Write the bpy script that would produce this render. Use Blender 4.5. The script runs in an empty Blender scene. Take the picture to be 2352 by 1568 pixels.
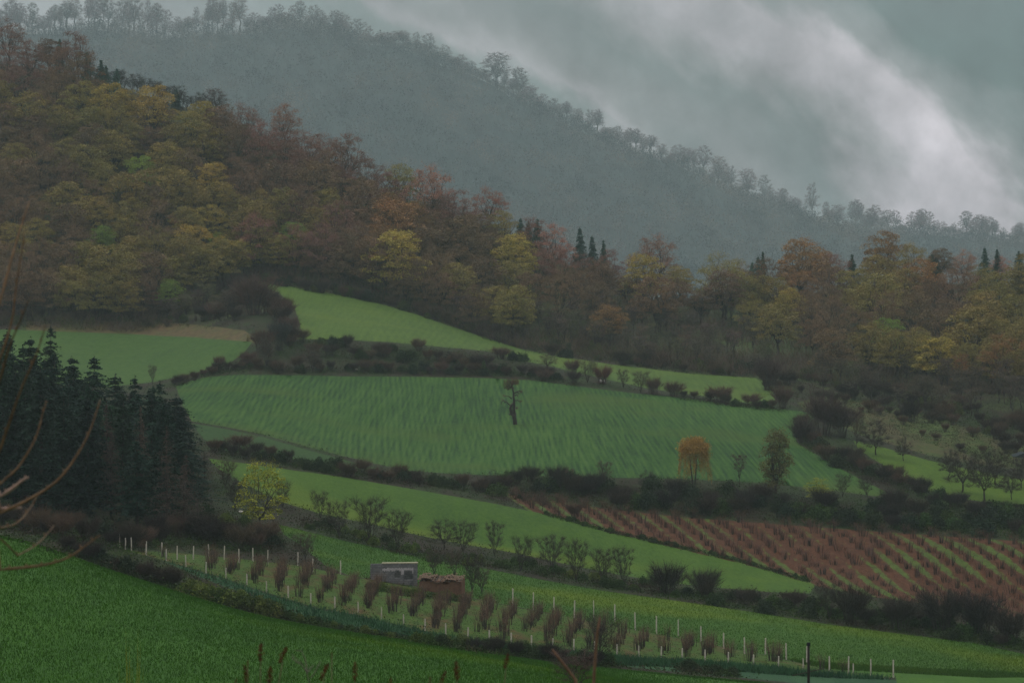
import bpy, math, random
import numpy as np
from mathutils import Vector
from mathutils.geometry import delaunay_2d_cdt
R = math.radians
rnd = random.Random(11)
rng = np.random.default_rng(7)
SC = bpy.context.scene
COL = SC.collection

# ------------------------------------------------------------------ camera
F = 5553.0; CX = 1176.0; HY = 450.0          # focal length and horizon in units of a 2352 x 1568 frame
cam_d = bpy.data.cameras.new("camera"); cam = bpy.data.objects.new("camera", cam_d); COL.objects.link(cam)
cam.location = (0, 0, 0); cam.rotation_euler = (R(90), 0, 0)
cam_d.sensor_width = 36; cam_d.lens = F / 2352 * 36
cam_d.shift_y = -(784 - HY) / 2352
cam_d.clip_start = 0.2; cam_d.clip_end = 12000
cam_d.dof.use_dof = True; cam_d.dof.focus_distance = 330; cam_d.dof.aperture_fstop = 9
SC.camera = cam

def W(px, py, Y):
    return ((px - CX) / F * Y, Y, (HY - py) / F * Y)

# ------------------------------------------------------------------ object helpers
def tag(o, label=None, cat=None, group=None, kind=None):
    if label: o["label"] = label
    if cat: o["category"] = cat
    if group: o["group"] = group
    if kind: o["kind"] = kind
    return o
def empty(name, loc, rz=0, s=1.0):
    o = bpy.data.objects.new(name, None); COL.objects.link(o)
    o.location = loc; o.rotation_euler = (0, 0, rz); o.empty_display_size = 0.3
    o.scale = (s, s, s) if not isinstance(s, tuple) else s
    return o
def mesh_np(name, V, Fc, mat=None, smooth=False):
    me = bpy.data.meshes.new(name)
    V = np.asarray(V, dtype=np.float32); Fc = np.asarray(Fc, dtype=np.int32)
    n = Fc.shape[1]
    me.vertices.add(len(V)); me.vertices.foreach_set("co", V.ravel())
    me.loops.add(Fc.size); me.loops.foreach_set("vertex_index", Fc.ravel())
    me.polygons.add(len(Fc)); me.polygons.foreach_set("loop_start", np.arange(0, Fc.size, n, dtype=np.int32))
    me.polygons.foreach_set("loop_total", np.full(len(Fc), n, dtype=np.int32))
    if smooth: me.polygons.foreach_set("use_smooth", np.ones(len(Fc), dtype=bool))
    if mat: me.materials.append(mat)
    me.update(calc_edges=True); me.validate()
    return me
def mobj(name, me, parent=None, color=None, loc=None):
    o = bpy.data.objects.new(name, me); COL.objects.link(o)
    if parent: o.parent = parent
    if color: o.color = (*color, 1)
    if loc: o.location = loc
    return o
def poly_mesh(name, V, Fc, mat=None, smooth=False):
    me = bpy.data.meshes.new(name); me.from_pydata(V, [], Fc)
    if mat: me.materials.append(mat)
    if smooth: me.polygons.foreach_set("use_smooth", [True] * len(me.polygons))
    me.update(); return me

# ------------------------------------------------------------------ materials
def newmat(name):
    m = bpy.data.materials.new(name); m.use_nodes = True
    nt = m.node_tree; nt.nodes.clear()
    out = nt.nodes.new("ShaderNodeOutputMaterial")
    b = nt.nodes.new("ShaderNodeBsdfPrincipled"); b.inputs["Roughness"].default_value = 0.9
    b.inputs["Specular IOR Level"].default_value = 0.15
    nt.links.new(b.outputs[0], out.inputs[0])
    return m, nt, b
def noise(nt, vec, scale, detail=3, rough=0.55, lac=2.0):
    n = nt.nodes.new("ShaderNodeTexNoise"); n.inputs["Scale"].default_value = scale
    n.inputs["Detail"].default_value = detail; n.inputs["Roughness"].default_value = rough
    if vec is not None: nt.links.new(vec, n.inputs["Vector"])
    return n.outputs["Fac"]
def ramp(nt, fac, stops):
    r = nt.nodes.new("ShaderNodeValToRGB"); e = r.color_ramp.elements
    while len(e) < len(stops): e.new(0.5)
    for k, (p, c) in enumerate(stops):
        e[k].position = p; e[k].color = (*c, 1) if not isinstance(c, (int, float)) else (c, c, c, 1)
    nt.links.new(fac, r.inputs[0]); return r.outputs[0]
def mix(nt, fac, a, b, mode="MIX"):
    m = nt.nodes.new("ShaderNodeMix"); m.data_type = "RGBA"; m.blend_type = mode
    for s, v in ((0, fac), (6, a), (7, b)):
        if isinstance(v, (int, float)): m.inputs[s].default_value = v
        elif isinstance(v, tuple): m.inputs[s].default_value = (*v, 1)
        else: nt.links.new(v, m.inputs[s])
    return m.outputs[2]
def math_(nt, op, a, b=None, c=None):
    m = nt.nodes.new("ShaderNodeMath"); m.operation = op
    for i, v in enumerate((a, b, c)):
        if v is None: continue
        if isinstance(v, (int, float)): m.inputs[i].default_value = v
        else: nt.links.new(v, m.inputs[i])
    return m.outputs[0]
def coords(nt, scale=(1, 1, 1), rot=0.0):
    t = nt.nodes.new("ShaderNodeTexCoord"); mp = nt.nodes.new("ShaderNodeMapping")
    mp.inputs["Scale"].default_value = scale; mp.inputs["Rotation"].default_value = (0, 0, rot)
    nt.links.new(t.outputs["Object"], mp.inputs["Vector"]); return mp.outputs[0]
def bump(nt, b, h, strength, dist):
    n = nt.nodes.new("ShaderNodeBump"); n.inputs["Strength"].default_value = strength
    n.inputs["Distance"].default_value = dist
    nt.links.new(h, n.inputs["Height"]); nt.links.new(n.outputs[0], b.inputs["Normal"])

def field_mat(name, dark, mid, light, rows=None, patch=0.03, yell=None, fine=2.2, bs=0.6, rowamt=0.5):
    """crop or grass: large patches, clumps, fine blades; optional drill rows (rotation, period, distortion)"""
    m, nt, b = newmat(name)
    big = noise(nt, coords(nt, (1, .45, 0)), patch, 4, 0.6)
    midn = noise(nt, coords(nt, (1, .3, 0)), 0.35, 4, 0.65)
    fin = noise(nt, coords(nt, (1, .3, 0)), fine, 3, 0.7)
    s = math_(nt, "MULTIPLY_ADD", midn, 0.55, math_(nt, "MULTIPLY", big, 0.75))
    s = math_(nt, "MULTIPLY_ADD", fin, 0.75, s)
    if rows:
        rot, per, dist = rows
        w = nt.nodes.new("ShaderNodeTexWave"); w.wave_type = "BANDS"; w.bands_direction = "X"
        w.inputs["Scale"].default_value = 0.314 / per; w.inputs["Distortion"].default_value = dist
        w.inputs["Detail"].default_value = 3; w.inputs["Detail Scale"].default_value = 0.25
        nt.links.new(coords(nt, (1, .32, 0), rot), w.inputs["Vector"])
        gate = noise(nt, coords(nt, (1, .4, 0)), 0.06, 2)
        gate = ramp(nt, gate, [(0.3, 0.15), (0.65, 1.0)])
        wv = math_(nt, "MULTIPLY", math_(nt, "SUBTRACT", w.outputs["Fac"], 0.5), gate)
        s = math_(nt, "MULTIPLY_ADD", wv, rowamt*.45, s)
        # thin drill lines that bend gently with the slope
        wp = noise(nt, coords(nt, (1, .5, 0)), .012, 2, .5)
        cx_ = nt.nodes.new("ShaderNodeCombineXYZ"); nt.links.new(math_(nt, "MULTIPLY", wp, 26.0), cx_.inputs[0])
        ad = nt.nodes.new("ShaderNodeVectorMath"); ad.operation = "ADD"
        nt.links.new(coords(nt, (1.0/per/.6, .05, 0), rot), ad.inputs[0]); nt.links.new(cx_.outputs[0], ad.inputs[1])
        st = noise(nt, ad.outputs[0], 1.0, 2, .5)
        s = math_(nt, "MULTIPLY_ADD", math_(nt, "SUBTRACT", st, .5), rowamt*1.7, s)
    lo, hi = 0.72, 1.32
    t = math_(nt, "DIVIDE", math_(nt, "SUBTRACT", s, lo), hi - lo)
    c = ramp(nt, t, [(0.0, dark), (0.5, mid), (1.0, light)])
    if yell:
        g = noise(nt, coords(nt, (.6, 1, 0), 0.2), 0.035, 3)
        c = mix(nt, ramp(nt, g, [(0.52, 0.0), (0.66, 0.85)]), c, yell)
    nt.links.new(c, b.inputs["Base Color"])
    bump(nt, b, s, bs, 0.35)
    return m

def patch_mat(name, c1, c2, c3, s1=0.25, s2=1.5, lo=.42, hi=.58, bs=.7, squash=.35):
    """two ground covers in ragged patches plus a third in spots"""
    m, nt, b = newmat(name)
    a = noise(nt, coords(nt, (1, squash, 0)), s1, 5, 0.65)
    d = noise(nt, coords(nt, (1, squash, 0)), s2, 4, 0.7)
    k = math_(nt, "MULTIPLY_ADD", math_(nt, "SUBTRACT", d, .5), .35, a)
    c = mix(nt, ramp(nt, k, [(lo, 0.0), (hi, 1.0)]), c1, c2)
    e = noise(nt, coords(nt, (1, squash, .3)), s1 * 1.7, 4, 0.6)
    c = mix(nt, ramp(nt, e, [(.58, 0.0), (.7, .8)]), c, c3)
    v = ramp(nt, d, [(0.3, .55), (.7, 1.35)])
    c = mix(nt, 1.0, c, v, "MULTIPLY")
    nt.links.new(c, b.inputs["Base Color"]); bump(nt, b, k, bs, .5)
    return m

def tint_mat(name, var=0.5, scale=0.5, hue=(1.25, .95, .8)):
    """colour comes from each object; noise varies it through the crown"""
    m, nt, b = newmat(name)
    oi = nt.nodes.new("ShaderNodeObjectInfo")
    n = noise(nt, coords(nt), scale, 3, .6)
    v = ramp(nt, n, [(0.3, 1 - var), (0.7, 1 + var)])
    c = mix(nt, 1.0, oi.outputs["Color"], v, "MULTIPLY")
    n2 = noise(nt, coords(nt), scale * .6, 2)
    c = mix(nt, ramp(nt, n2, [(.45, 0.0), (.7, .7)]), c, mix(nt, 1.0, c, tuple(hue), "MULTIPLY"))
    nt.links.new(c, b.inputs["Base Color"])
    return m
def plain_mat(name, c, var=.3, scale=3.0, rough=.85, bs=0.0, bd=.02):
    m, nt, b = newmat(name)
    n = noise(nt, coords(nt), scale, 4, .6)
    a = tuple(x * (1 - var) for x in c); d = tuple(min(1, x * (1 + var)) for x in c)
    nt.links.new(ramp(nt, n, [(0.3, a), (0.7, d)]), b.inputs["Base Color"])
    b.inputs["Roughness"].default_value = rough
    if bs: bump(nt, b, n, bs, bd)
    return m

M = {}
M["leaf"] = tint_mat("spring_leaves", .45, .55)
M["twig"] = tint_mat("fine_twigs", .3, .4, (1.2, .85, .8))
M["needle"] = tint_mat("conifer_needles", .45, .5, (1.1, 1.0, .9))
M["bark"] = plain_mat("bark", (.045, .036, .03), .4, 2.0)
M["farbark"] = plain_mat("ridge_bark", (.13, .12, .11), .3, .5)
M["palebark"] = plain_mat("grey_bark", (.12, .10, .085), .4, 2.0)

# ------------------------------------------------------------------ terrain
ST = np.array([-400, 0, 300, 600, 900, 1200, 1500, 1800, 2100, 2352, 2750], float)
def c(v): return [v] * 11
# every line of the land: distance per station, and either image row or height per station
LN = [
 ("z", c(2.5), c(-1.75)),
 ("z", c(50), c(-12.6)),
 ("r", c(112), [1612]*4 + [1606]*2 + [1604]*5),
 ("r", [170,172,182,190,198,205,210,214,218,222,228], [1200,1236,1325,1415,1470,1514,1548,1575,1595,1610,1640]),
 ("z", [205,205,210,212,214,219,223,225,230,236,242], [-34,-34.5,-36.5,-39,-41,-42.5,-43.4,-44.6,-46,-47,-48]),
 ("r", [240,240,246,236,230,229,229,230,240,246,250], [1225,1232,1265,1352,1424,1478,1510,1531,1545,1560,1590]),
 ("r", [255,255,258,264,264,262,256,244,250,254,258], [1215,1222,1255,1292,1345,1396,1452,1512,1530,1545,1570]),
 ("r", [290,290,296,300,302,300,294,286,280,274,270], [1140,1150,1180,1206,1266,1322,1371,1417,1460,1501,1545]),
 ("r", [320,320,325,328,330,328,322,315,308,300,294], [1080,1090,1130,1165,1222,1275,1328,1362,1400,1430,1460]),
 ("r", [345,350,356,360,362,356,345,332,322,318,315], [1010,1020,1045,1070,1114,1169,1243,1318,1370,1392,1415]),
 ("r", [370,378,385,392,382,375,368,362,356,350,342], [960,970,990,1010,1078,1140,1180,1204,1226,1243,1270]),
 ("r", [390,396,402,406,394,394,394,394,396,396,388], [940,950,965,992,1068,1094,1099,1112,1138,1158,1190]),
 ("r", [470,470,475,492,500,505,500,492,480,470,455], [870,880,893,861,864,871,905,940,975,1000,1030]),
 ("r", [520,515,515,520,528,530,522,510,500,490,475], [800,830,850,782,790,832,880,920,950,975,1000]),
 ("r", [560,560,575,620,612,580,565,552,540,525,505], [750,758,768,650,705,803,847,875,900,915,940]),
 ("r", [660,660,660,672,665,640,630,625,610,600,590], [420,450,480,470,560,690,770,790,790,790,800]),
 ("r", [780,770,750,735,715,700,690,690,690,690,690], [120,150,205,315,440,560,690,680,660,655,660]),
 ("z", c(950), [0,0,-10,-20,-40,-50,-60,-60,-60,-60,-60]),
 ("z", c(1300), c(-85)),
 ("r", c(2400), [430,460,480,500,560,620,690,720,730,730,730]),
 ("r", c(3400), [95,86,84,80,106,245,365,490,545,567,605]),
 ("z", c(3650), [130,130,130,130,100,50,-30,-100,-130,-150,-160]),
 ("z", c(4000), c(-200)),
]
NL = len(LN)
def pchip_slopes(x, y):
    h = np.diff(x, axis=0); d = np.diff(y, axis=0) / h
    m = np.zeros_like(y)
    a, b = d[:-1], d[1:]
    w1 = 2 * h[1:] + h[:-1]; w2 = h[1:] + 2 * h[:-1]
    with np.errstate(divide="ignore", invalid="ignore"):
        hm = (w1 + w2) / (w1 / a + w2 / b)
    m[1:-1] = np.where(a * b > 0, hm, 0.0); m[0] = d[0]; m[-1] = d[-1]
    return m
def herm(x0, x1, y0, y1, m0, m1, x):
    h = x1 - x0; t = (x - x0) / h
    return ((2*t**3 - 3*t**2 + 1) * y0 + (t**3 - 2*t**2 + t) * h * m0 + (-2*t**3 + 3*t**2) * y1 + (t**3 - t**2) * h * m1)
def interp_st(vals, px):
    px = np.clip(px, ST[0], ST[-1]); v = np.asarray(vals, float)
    m = pchip_slopes(ST, v); i = np.clip(np.searchsorted(ST, px) - 1, 0, len(ST) - 2)
    return herm(ST[i], ST[i+1], v[i], v[i+1], m[i], m[i+1], px)
def lines_at(px):
    px = np.atleast_1d(np.asarray(px, float)); Y = []; Z = []
    for kind, ys, vs in LN:
        y = interp_st(ys, px); v = interp_st(vs, px)
        Y.append(y); Z.append(v if kind == "z" else (HY - v) / F * y)
    return np.array(Y), np.array(Z)          # (NL, n)
def relief(x, y):
    a = np.clip((y - 100) / 300, 0, 1)
    n = (np.sin(x * .11 + 1.3 * np.sin(y * .05)) + np.sin(y * .083 + x * .037 + 2) + .6 * np.sin(x * .29 - y * .13)) * .09
    far = np.clip((y - 2200) / 500, 0, 1)
    g = (np.sin(x * .021 + np.sin(y * .006) * 2) + .6 * np.sin(x * .047 + y * .01 + 1)) * 5.0 * far
    hill = np.clip((y - 600) / 60, 0, 1) * np.clip((950 - y) / 100, 0, 1)
    g2 = (np.sin(x * .06 + np.sin(y * .03) * 1.5) + .5 * np.sin(x * .13 + y * .05)) * .7 * hill
    return n * a + g + g2
def surf(px, t):
    """world point for column px and line parameter t (arrays)"""
    px = np.asarray(px, float); t = np.asarray(t, float)
    Y, Z = lines_at(px.ravel()); mm = pchip_slopes(Y, Z)
    k = np.clip(t.ravel().astype(int), 0, NL - 2); j = np.arange(len(k))
    fr = t.ravel() - k
    y = Y[k, j] + fr * (Y[k+1, j] - Y[k, j])
    z = herm(Y[k, j], Y[k+1, j], Z[k, j], Z[k+1, j], mm[k, j], mm[k+1, j], y)
    x = (px.ravel() - CX) / F * y
    return x, y, z + relief(x, y)
_TT = np.arange(2.0, NL - 1.01, .02)
_cache = {}
_T0 = np.arange(0.0, NL - 1.01, .02)
_GP = np.arange(-640, 2960, 4.0)
_gx, _gy, _gz = surf(np.repeat(_GP, len(_T0)), np.tile(_T0, len(_GP)))
_gy = _gy.reshape(len(_GP), -1); _gz = _gz.reshape(len(_GP), -1); _gr = HY - _gz/_gy*F
def column(px):
    i = int(min(max(round((px + 640)/4), 0), len(_GP)-1))
    return _gy[i], _gz[i], _gr[i]
def hit(px, py):
    """first visible ground under image point -> (world point, t)"""
    y, z, r = column(px)
    y, z, r = y[100:], z[100:], r[100:]
    i = int(np.argmax(r <= py))
    if r[i] > py: i = int(np.argmin(r))
    if i == 0: t = _TT[0]
    else:
        f = (r[i-1] - py) / max(1e-6, r[i-1] - r[i]); t = _TT[i-1] + .02 * min(1, max(0, f))
    u = min(max((px + 640)/4, 0), len(_GP)-1.001); c0 = int(u); fu = u - c0; w_ = min(t/.02, len(_T0)-1.001); k = int(w_); fk = w_ - k
    Yp = Zp = 0.0
    for ci, wc in ((c0, 1-fu), (c0+1, fu)):
        for ti, wt in ((k, 1-fk), (k+1, fk)):
            Yp += wc*wt*_gy[ci, ti]; Zp += wc*wt*_gz[ci, ti]
    return (float((px-CX)/F*Yp), float(Yp), float(Zp)), float(t)
def hit_hill(px, py):
    """like hit, but never past the crest of the near hill"""
    for _ in range(60):
        p, t = hit(px, py)
        if t < 16.05: return p, t
        py += 4
    return p, t
def ground_at(px, Yd):
    y, z, r = column(px); return float(np.interp(Yd, y, z))
def ground_xy(x, Yd):
    return ground_at(CX + x / Yd * F, Yd)
def proj(p): return CX + p[0] / p[1] * F, HY - p[2] / p[1] * F

# field outlines in image units of the photograph's frame, turned into land coordinates below
FIELDS = [
 ("barley_strip", [(372,1286),(430,1304),(520,1332),(620,1366),(720,1396),(820,1414),(930,1440),(1030,1462),(1130,1476),(1230,1488),(1340,1500),(1480,1514),(1620,1522),(1760,1533),(1900,1548),(2010,1556),(2060,1562),(2060,1590),(1500,1536),(1300,1514),(1180,1503),(1000,1480),(860,1452),(720,1430),(660,1405),(560,1362),(440,1318)]),
 ("vineyard_ground", [(280,1262),(420,1270),(560,1284),(700,1300),(800,1322),(960,1350),(1178,1393),(1319,1419),(1459,1447),(1610,1476),(1758,1504),(1905,1538),(2060,1556),(1900,1548),(1760,1533),(1620,1520),(1480,1511),(1340,1498),(1230,1486),(1130,1474),(1030,1460),(930,1438),(820,1411),(720,1393),(620,1362),(520,1329),(430,1302),(340,1276)]),
 ("wheat_strip", [(640,1204),(784,1240),(951,1276),(1118,1306),(1250,1332),(1384,1356),(1568,1381),(1735,1406),(1902,1433),(2068,1455),(2235,1476),(2352,1501),(2420,1518),(2420,1640),(2062,1600),(2058,1555),(1905,1537),(1758,1503),(1610,1475),(1459,1446),(1319,1418),(1178,1391),(960,1348),(800,1320),(745,1296),(690,1250),(650,1225)]),
 ("meadow_strip", [(478,1052),(620,1072),(784,1095),(951,1123),(1118,1153),(1218,1173),(1351,1203),(1450,1231),(1568,1262),(1701,1293),(1800,1320),(1872,1344),(1860,1362),(1760,1358),(1640,1348),(1520,1335),(1400,1315),(1290,1292),(1176,1268),(1060,1248),(950,1226),(850,1202),(740,1180),(640,1150),(560,1110),(500,1075)]),
 ("orchard_ground", [(1150,1130),(1300,1154),(1430,1172),(1568,1187),(1768,1202),(1968,1217),(2160,1230),(2352,1243),(2420,1247),(2420,1440),(2260,1400),(2100,1382),(1990,1368),(1880,1346),(1800,1322),(1701,1295),(1568,1264),(1450,1233),(1351,1205),(1218,1175)]),
 ("wheat_field", [(404,888),(430,876),(467,867),(534,861),(640,861),(784,864),(950,865),(1118,868),(1218,873),(1351,890),(1460,903),(1568,913),(1690,928),(1802,940),(1870,948),(1872,960),(1835,978),(1822,995),(1835,1020),(1890,1052),(1960,1092),(2045,1134),(2010,1139),(1900,1124),(1750,1108),(1560,1099),(1400,1096),(1250,1093),(1100,1090),(950,1082),(860,1064),(784,1046),(700,1024),(600,996),(520,980),(440,967),(420,930)]),
 ("fallow_strip", [(440,972),(520,985),(600,1002),(700,1031),(784,1054),(880,1078),(800,1076),(700,1060),(600,1045),(520,1036),(470,1010)]),
 ("upper_field", [(562,638),(600,647),(690,662),(784,678),(884,700),(950,720),(1017,743),(1118,776),(1201,803),(1284,818),(1400,836),(1568,856),(1680,864),(1741,868),(1772,890),(1782,925),(1720,926),(1640,912),(1560,902),(1480,890),(1400,872),(1330,856),(1270,842),(1200,828),(1118,806),(1000,795),(900,786),(784,780),(682,778),(690,748),(676,705),(640,672),(590,655)]),
 ("clover_field", [(40,757),(130,761),(300,767),(450,775),(580,785),(560,810),(520,840),(440,858),(360,876),(240,890),(60,880),(0,860),(-60,850),(-60,756)]),
 ("dry_grass", [(60,738),(200,736),(340,738),(470,748),(560,758),(600,785),(590,788),(450,776),(300,768),(130,762),(60,758)]),
 ("hill_meadow", [(1960,1012),(2010,1022),(2060,1036),(2130,1056),(2200,1072),(2290,1090),(2420,1112),(2420,1172),(2300,1158),(2220,1146),(2140,1128),(2080,1100),(2020,1062),(1975,1035)]),
 ("rough_pasture", [(1830,925),(1900,905),(2000,925),(2100,945),(2200,975),(2300,1010),(2420,1040),(2420,1090),(2290,1072),(2200,1058),(2130,1044),(2050,1020),(1980,1000),(1900,965),(1850,945)]),
 ("glade", [(1640,700),(1760,730),(1880,760),(1990,770),(2010,830),(1980,880),(1860,880),(1760,860),(1680,800),(1600,760)]),
]
# ---- ground: one triangulated sheet cut along the field outlines
def build_land():
    pxs = np.concatenate([np.arange(-2500, -80, 110.), np.arange(-80, 2440, 9.), np.arange(2450, 4900, 110.)])
    per = {0: 4, 1: 5, 2: 10, 3: 8, 4: 7, 5: 7, 6: 8, 7: 6, 8: 7, 9: 6, 10: 5, 11: 16, 12: 8, 13: 9, 14: 14, 15: 16, 16: 8, 17: 4, 18: 4, 19: 16, 20: 8, 21: 4}
    ts = [0.0]
    for k in range(NL - 1):
        for j in range(per[k]): ts.append(k + (j + 1) / per[k])
    ts = np.array(ts)
    U, T = np.meshgrid(pxs / 10, ts * 10)
    g = np.stack([U.ravel(), T.ravel()], 1)
    polys = []
    for name, pts in FIELDS:
        P = []
        n = len(pts)
        for i in range(n):
            a, b = pts[i], pts[(i + 1) % n]
            L = math.hypot(b[0] - a[0], b[1] - a[1]); k = max(1, int(L / 16))
            for j in range(k):
                px = a[0] + (b[0] - a[0]) * j / k; py = a[1] + (b[1] - a[1]) * j / k
                _, t = hit(px, py); P.append((px / 10, t * 10))
        polys.append((name, np.array(P)))
    keep = np.ones(len(g), bool)
    for _, P in polys:
        for q in P:
            keep &= ((g[:, 0] - q[0])**2 + (g[:, 1] - q[1])**2) > .12
    g = g[keep]
    verts = [Vector((float(a), float(b))) for a, b in g]; edges = []
    for _, P in polys:
        s = len(verts)
        verts += [Vector((float(a), float(b))) for a, b in P]
        edges += [(s + i, s + (i + 1) % len(P)) for i in range(len(P))]
    ov, oe, of, *_ = delaunay_2d_cdt(verts, edges, [], 0, 1e-4)
    V = np.array([(v.x, v.y) for v in ov]); Fc = np.array([f[:] for f in of], dtype=np.int32)
    a, b, cc = V[Fc[:, 0]], V[Fc[:, 1]], V[Fc[:, 2]]
    area = (b[:, 0]-a[:, 0])*(cc[:, 1]-a[:, 1]) - (cc[:, 0]-a[:, 0])*(b[:, 1]-a[:, 1])
    Fc[area < 0] = Fc[area < 0][:, ::-1]
    cen = (a + b + cc) / 3
    cls = np.full(len(Fc), -1)
    for i, (_, P) in enumerate(polys):
        ins = np.zeros(len(cen), bool); n = len(P)
        for k in range(n):
            x1, y1 = P[k]; x2, y2 = P[(k + 1) % n]
            if y1 == y2: continue
            cond = ((y1 > cen[:, 1]) != (y2 > cen[:, 1]))
            ins ^= cond & (cen[:, 0] < (x2 - x1) * (cen[:, 1] - y1) / (y2 - y1) + x1)
        cls[(cls < 0) & ins] = i
    cls[(cls < 0) & (cen[:, 1] < 31.5)] = 100
    cls[(cls < 0) & (cen[:, 1] > 135.0) & (cen[:, 1] < 170)] = 101
    cls[(cls < 0) & (cen[:, 1] >= 170)] = 102
    x, y, z = surf(V[:, 0] * 10, V[:, 1] / 10)
    P3 = np.stack([x, y, z], 1)
    # smooth normals from the whole sheet are kept by giving every piece the same positions
    for ci, (name, mat) in SHEETS.items():
        f = Fc[cls == ci]
        if not len(f): print("EMPTY", name); continue
        used, inv = np.unique(f, return_inverse=True)
        me = mesh_np(name, P3[used], inv.reshape(f.shape), mat, True)
        tag(mobj(name, me), kind="structure")

SHEETS = {
 -1: ("ground", patch_mat("scrub_ground", (.020, .033, .008), (.022, .017, .009), (.020, .040, .008), .12, .9)),
 0: ("barley_strip", field_mat("young_barley", (.013,.045,.02), (.025,.07,.03), (.045,.105,.04), fine=4, patch=.08)),
 1: ("vineyard_ground", patch_mat("vineyard_soil_and_weeds", (.042,.085,.010), (.075,.052,.018), (.075,.034,.015), .3, 1.6, .5, .66)),
 2: ("wheat_strip", field_mat("bright_wheat", (.02,.066,.007), (.036,.096,.009), (.055,.125,.013), patch=.035, yell=(.09,.14,.005))),
 3: ("meadow_strip", field_mat("spring_meadow", (.022,.062,.006), (.042,.092,.008), (.062,.118,.012), patch=.035, yell=(.082,.122,.007))),
 4: ("orchard_ground", None),
 5: ("wheat_field", field_mat("drilled_wheat", (.009,.040,.006), (.025,.074,.010), (.047,.104,.017), rows=(-.18, 1.0, 3.0), patch=.02, yell=(.042,.08,.01), rowamt=.7)),
 6: ("fallow_strip", field_mat("fallow_grass", (.014,.042,.010), (.025,.06,.014), (.038,.08,.018))),
 7: ("upper_field", field_mat("upper_wheat", (.034,.072,.010), (.056,.104,.014), (.08,.136,.022), rows=(.1, 1.6, 2.5), patch=.02, yell=(.075,.118,.014), rowamt=.3)),
 8: ("clover_field", field_mat("clover_grass", (.024,.06,.012), (.038,.085,.014), (.055,.105,.02), patch=.03, fine=1.0)),
 9: ("dry_grass", patch_mat("dry_grass", (.09,.065,.028), (.065,.065,.02), (.11,.06,.032), .12, .8)),
 10: ("hill_meadow", field_mat("hillside_meadow", (.03,.068,.006), (.055,.104,.007), (.085,.13,.01), patch=.05)),
 11: ("rough_pasture", patch_mat("rough_pasture_grass", (.05,.075,.016), (.06,.052,.02), (.035,.055,.013), .1, .8)),
 12: ("glade", patch_mat("woodland_glade", (.05,.075,.02), (.04,.042,.02), (.06,.09,.02), .09, .7)),
 100: ("near_field", field_mat("near_wheat", (.014,.058,.004), (.030,.096,.007), (.050,.125,.011), patch=.03, fine=5, yell=(.055,.14,.006))),
 101: ("forest_floor", patch_mat("leaf_litter", (.030, .020, .013), (.034, .045, .013), (.055, .085, .016), .07, .5)),
 102: ("far_hill", patch_mat("far_forest_floor", (.035,.05,.045), (.025,.04,.036), (.045,.05,.045), .02, .15)),
}
# red-brown orchard soil with grass between the rows
def orchard_mat():
    m, nt, b = newmat("orchard_soil")
    d = noise(nt, coords(nt, (1, .4, 0)), 1.4, 5, .7)
    soil = ramp(nt, d, [(.3, (.042, .015, .007)), (.7, (.105, .040, .018))])
    g = ramp(nt, d, [(.3, (.035, .07, .012)), (.7, (.08, .13, .022))])
    w = nt.nodes.new("ShaderNodeTexWave"); w.wave_type = "BANDS"; w.bands_direction = "X"
    w.inputs["Scale"].default_value = .314 / 3.1; w.inputs["Distortion"].default_value = 1.2
    w.inputs["Detail Scale"].default_value = .5
    nt.links.new(coords(nt, (1, 1, 0), ORCH_ROT), w.inputs["Vector"])
    a = noise(nt, coords(nt, (1, .6, 0)), .045, 3, .5)
    k = math_(nt, "ADD", math_(nt, "MULTIPLY", w.outputs["Fac"], .35), math_(nt, "MULTIPLY", a, 1.0))
    k = math_(nt, "MULTIPLY_ADD", math_(nt, "SUBTRACT", d, .5), .5, k)
    nt.links.new(mix(nt, ramp(nt, k, [(.76, 0.0), (.86, .9)]), soil, g), b.inputs["Base Color"])
    bump(nt, b, d, .8, .3)
    return m
pA, _ = hit(1593, 1190); pB, _ = hit(1728, 1300)
ORCH_DIR = np.array([pB[0] - pA[0], pB[1] - pA[1]]); ORCH_DIR /= np.linalg.norm(ORCH_DIR)
ORCH_ROT = -(math.atan2(ORCH_DIR[1], ORCH_DIR[0]) + math.pi / 2)
SHEETS[4] = ("orchard_ground", orchard_mat())
build_land()

# ------------------------------------------------------------------ sky, sun, haze
w = bpy.data.worlds.new("World"); SC.world = w; w.use_nodes = True
nt = w.node_tree; nt.nodes.clear()
out = nt.nodes.new("ShaderNodeOutputWorld"); bg = nt.nodes.new("ShaderNodeBackground")
bg.inputs["Strength"].default_value = 0.1
sky = nt.nodes.new("ShaderNodeTexSky"); sky.sky_type = "NISHITA"; sky.sun_disc = False
SUN_EL, SUN_ROT = R(58), R(-50)
sky.sun_elevation = SUN_EL; sky.sun_rotation = SUN_ROT; sky.dust_density = 4.0
tc = nt.nodes.new("ShaderNodeTexCoord"); sep = nt.nodes.new("ShaderNodeSeparateXYZ")
nt.links.new(tc.outputs["Generated"], sep.inputs[0])
X, Yd, Z = sep.outputs
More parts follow.
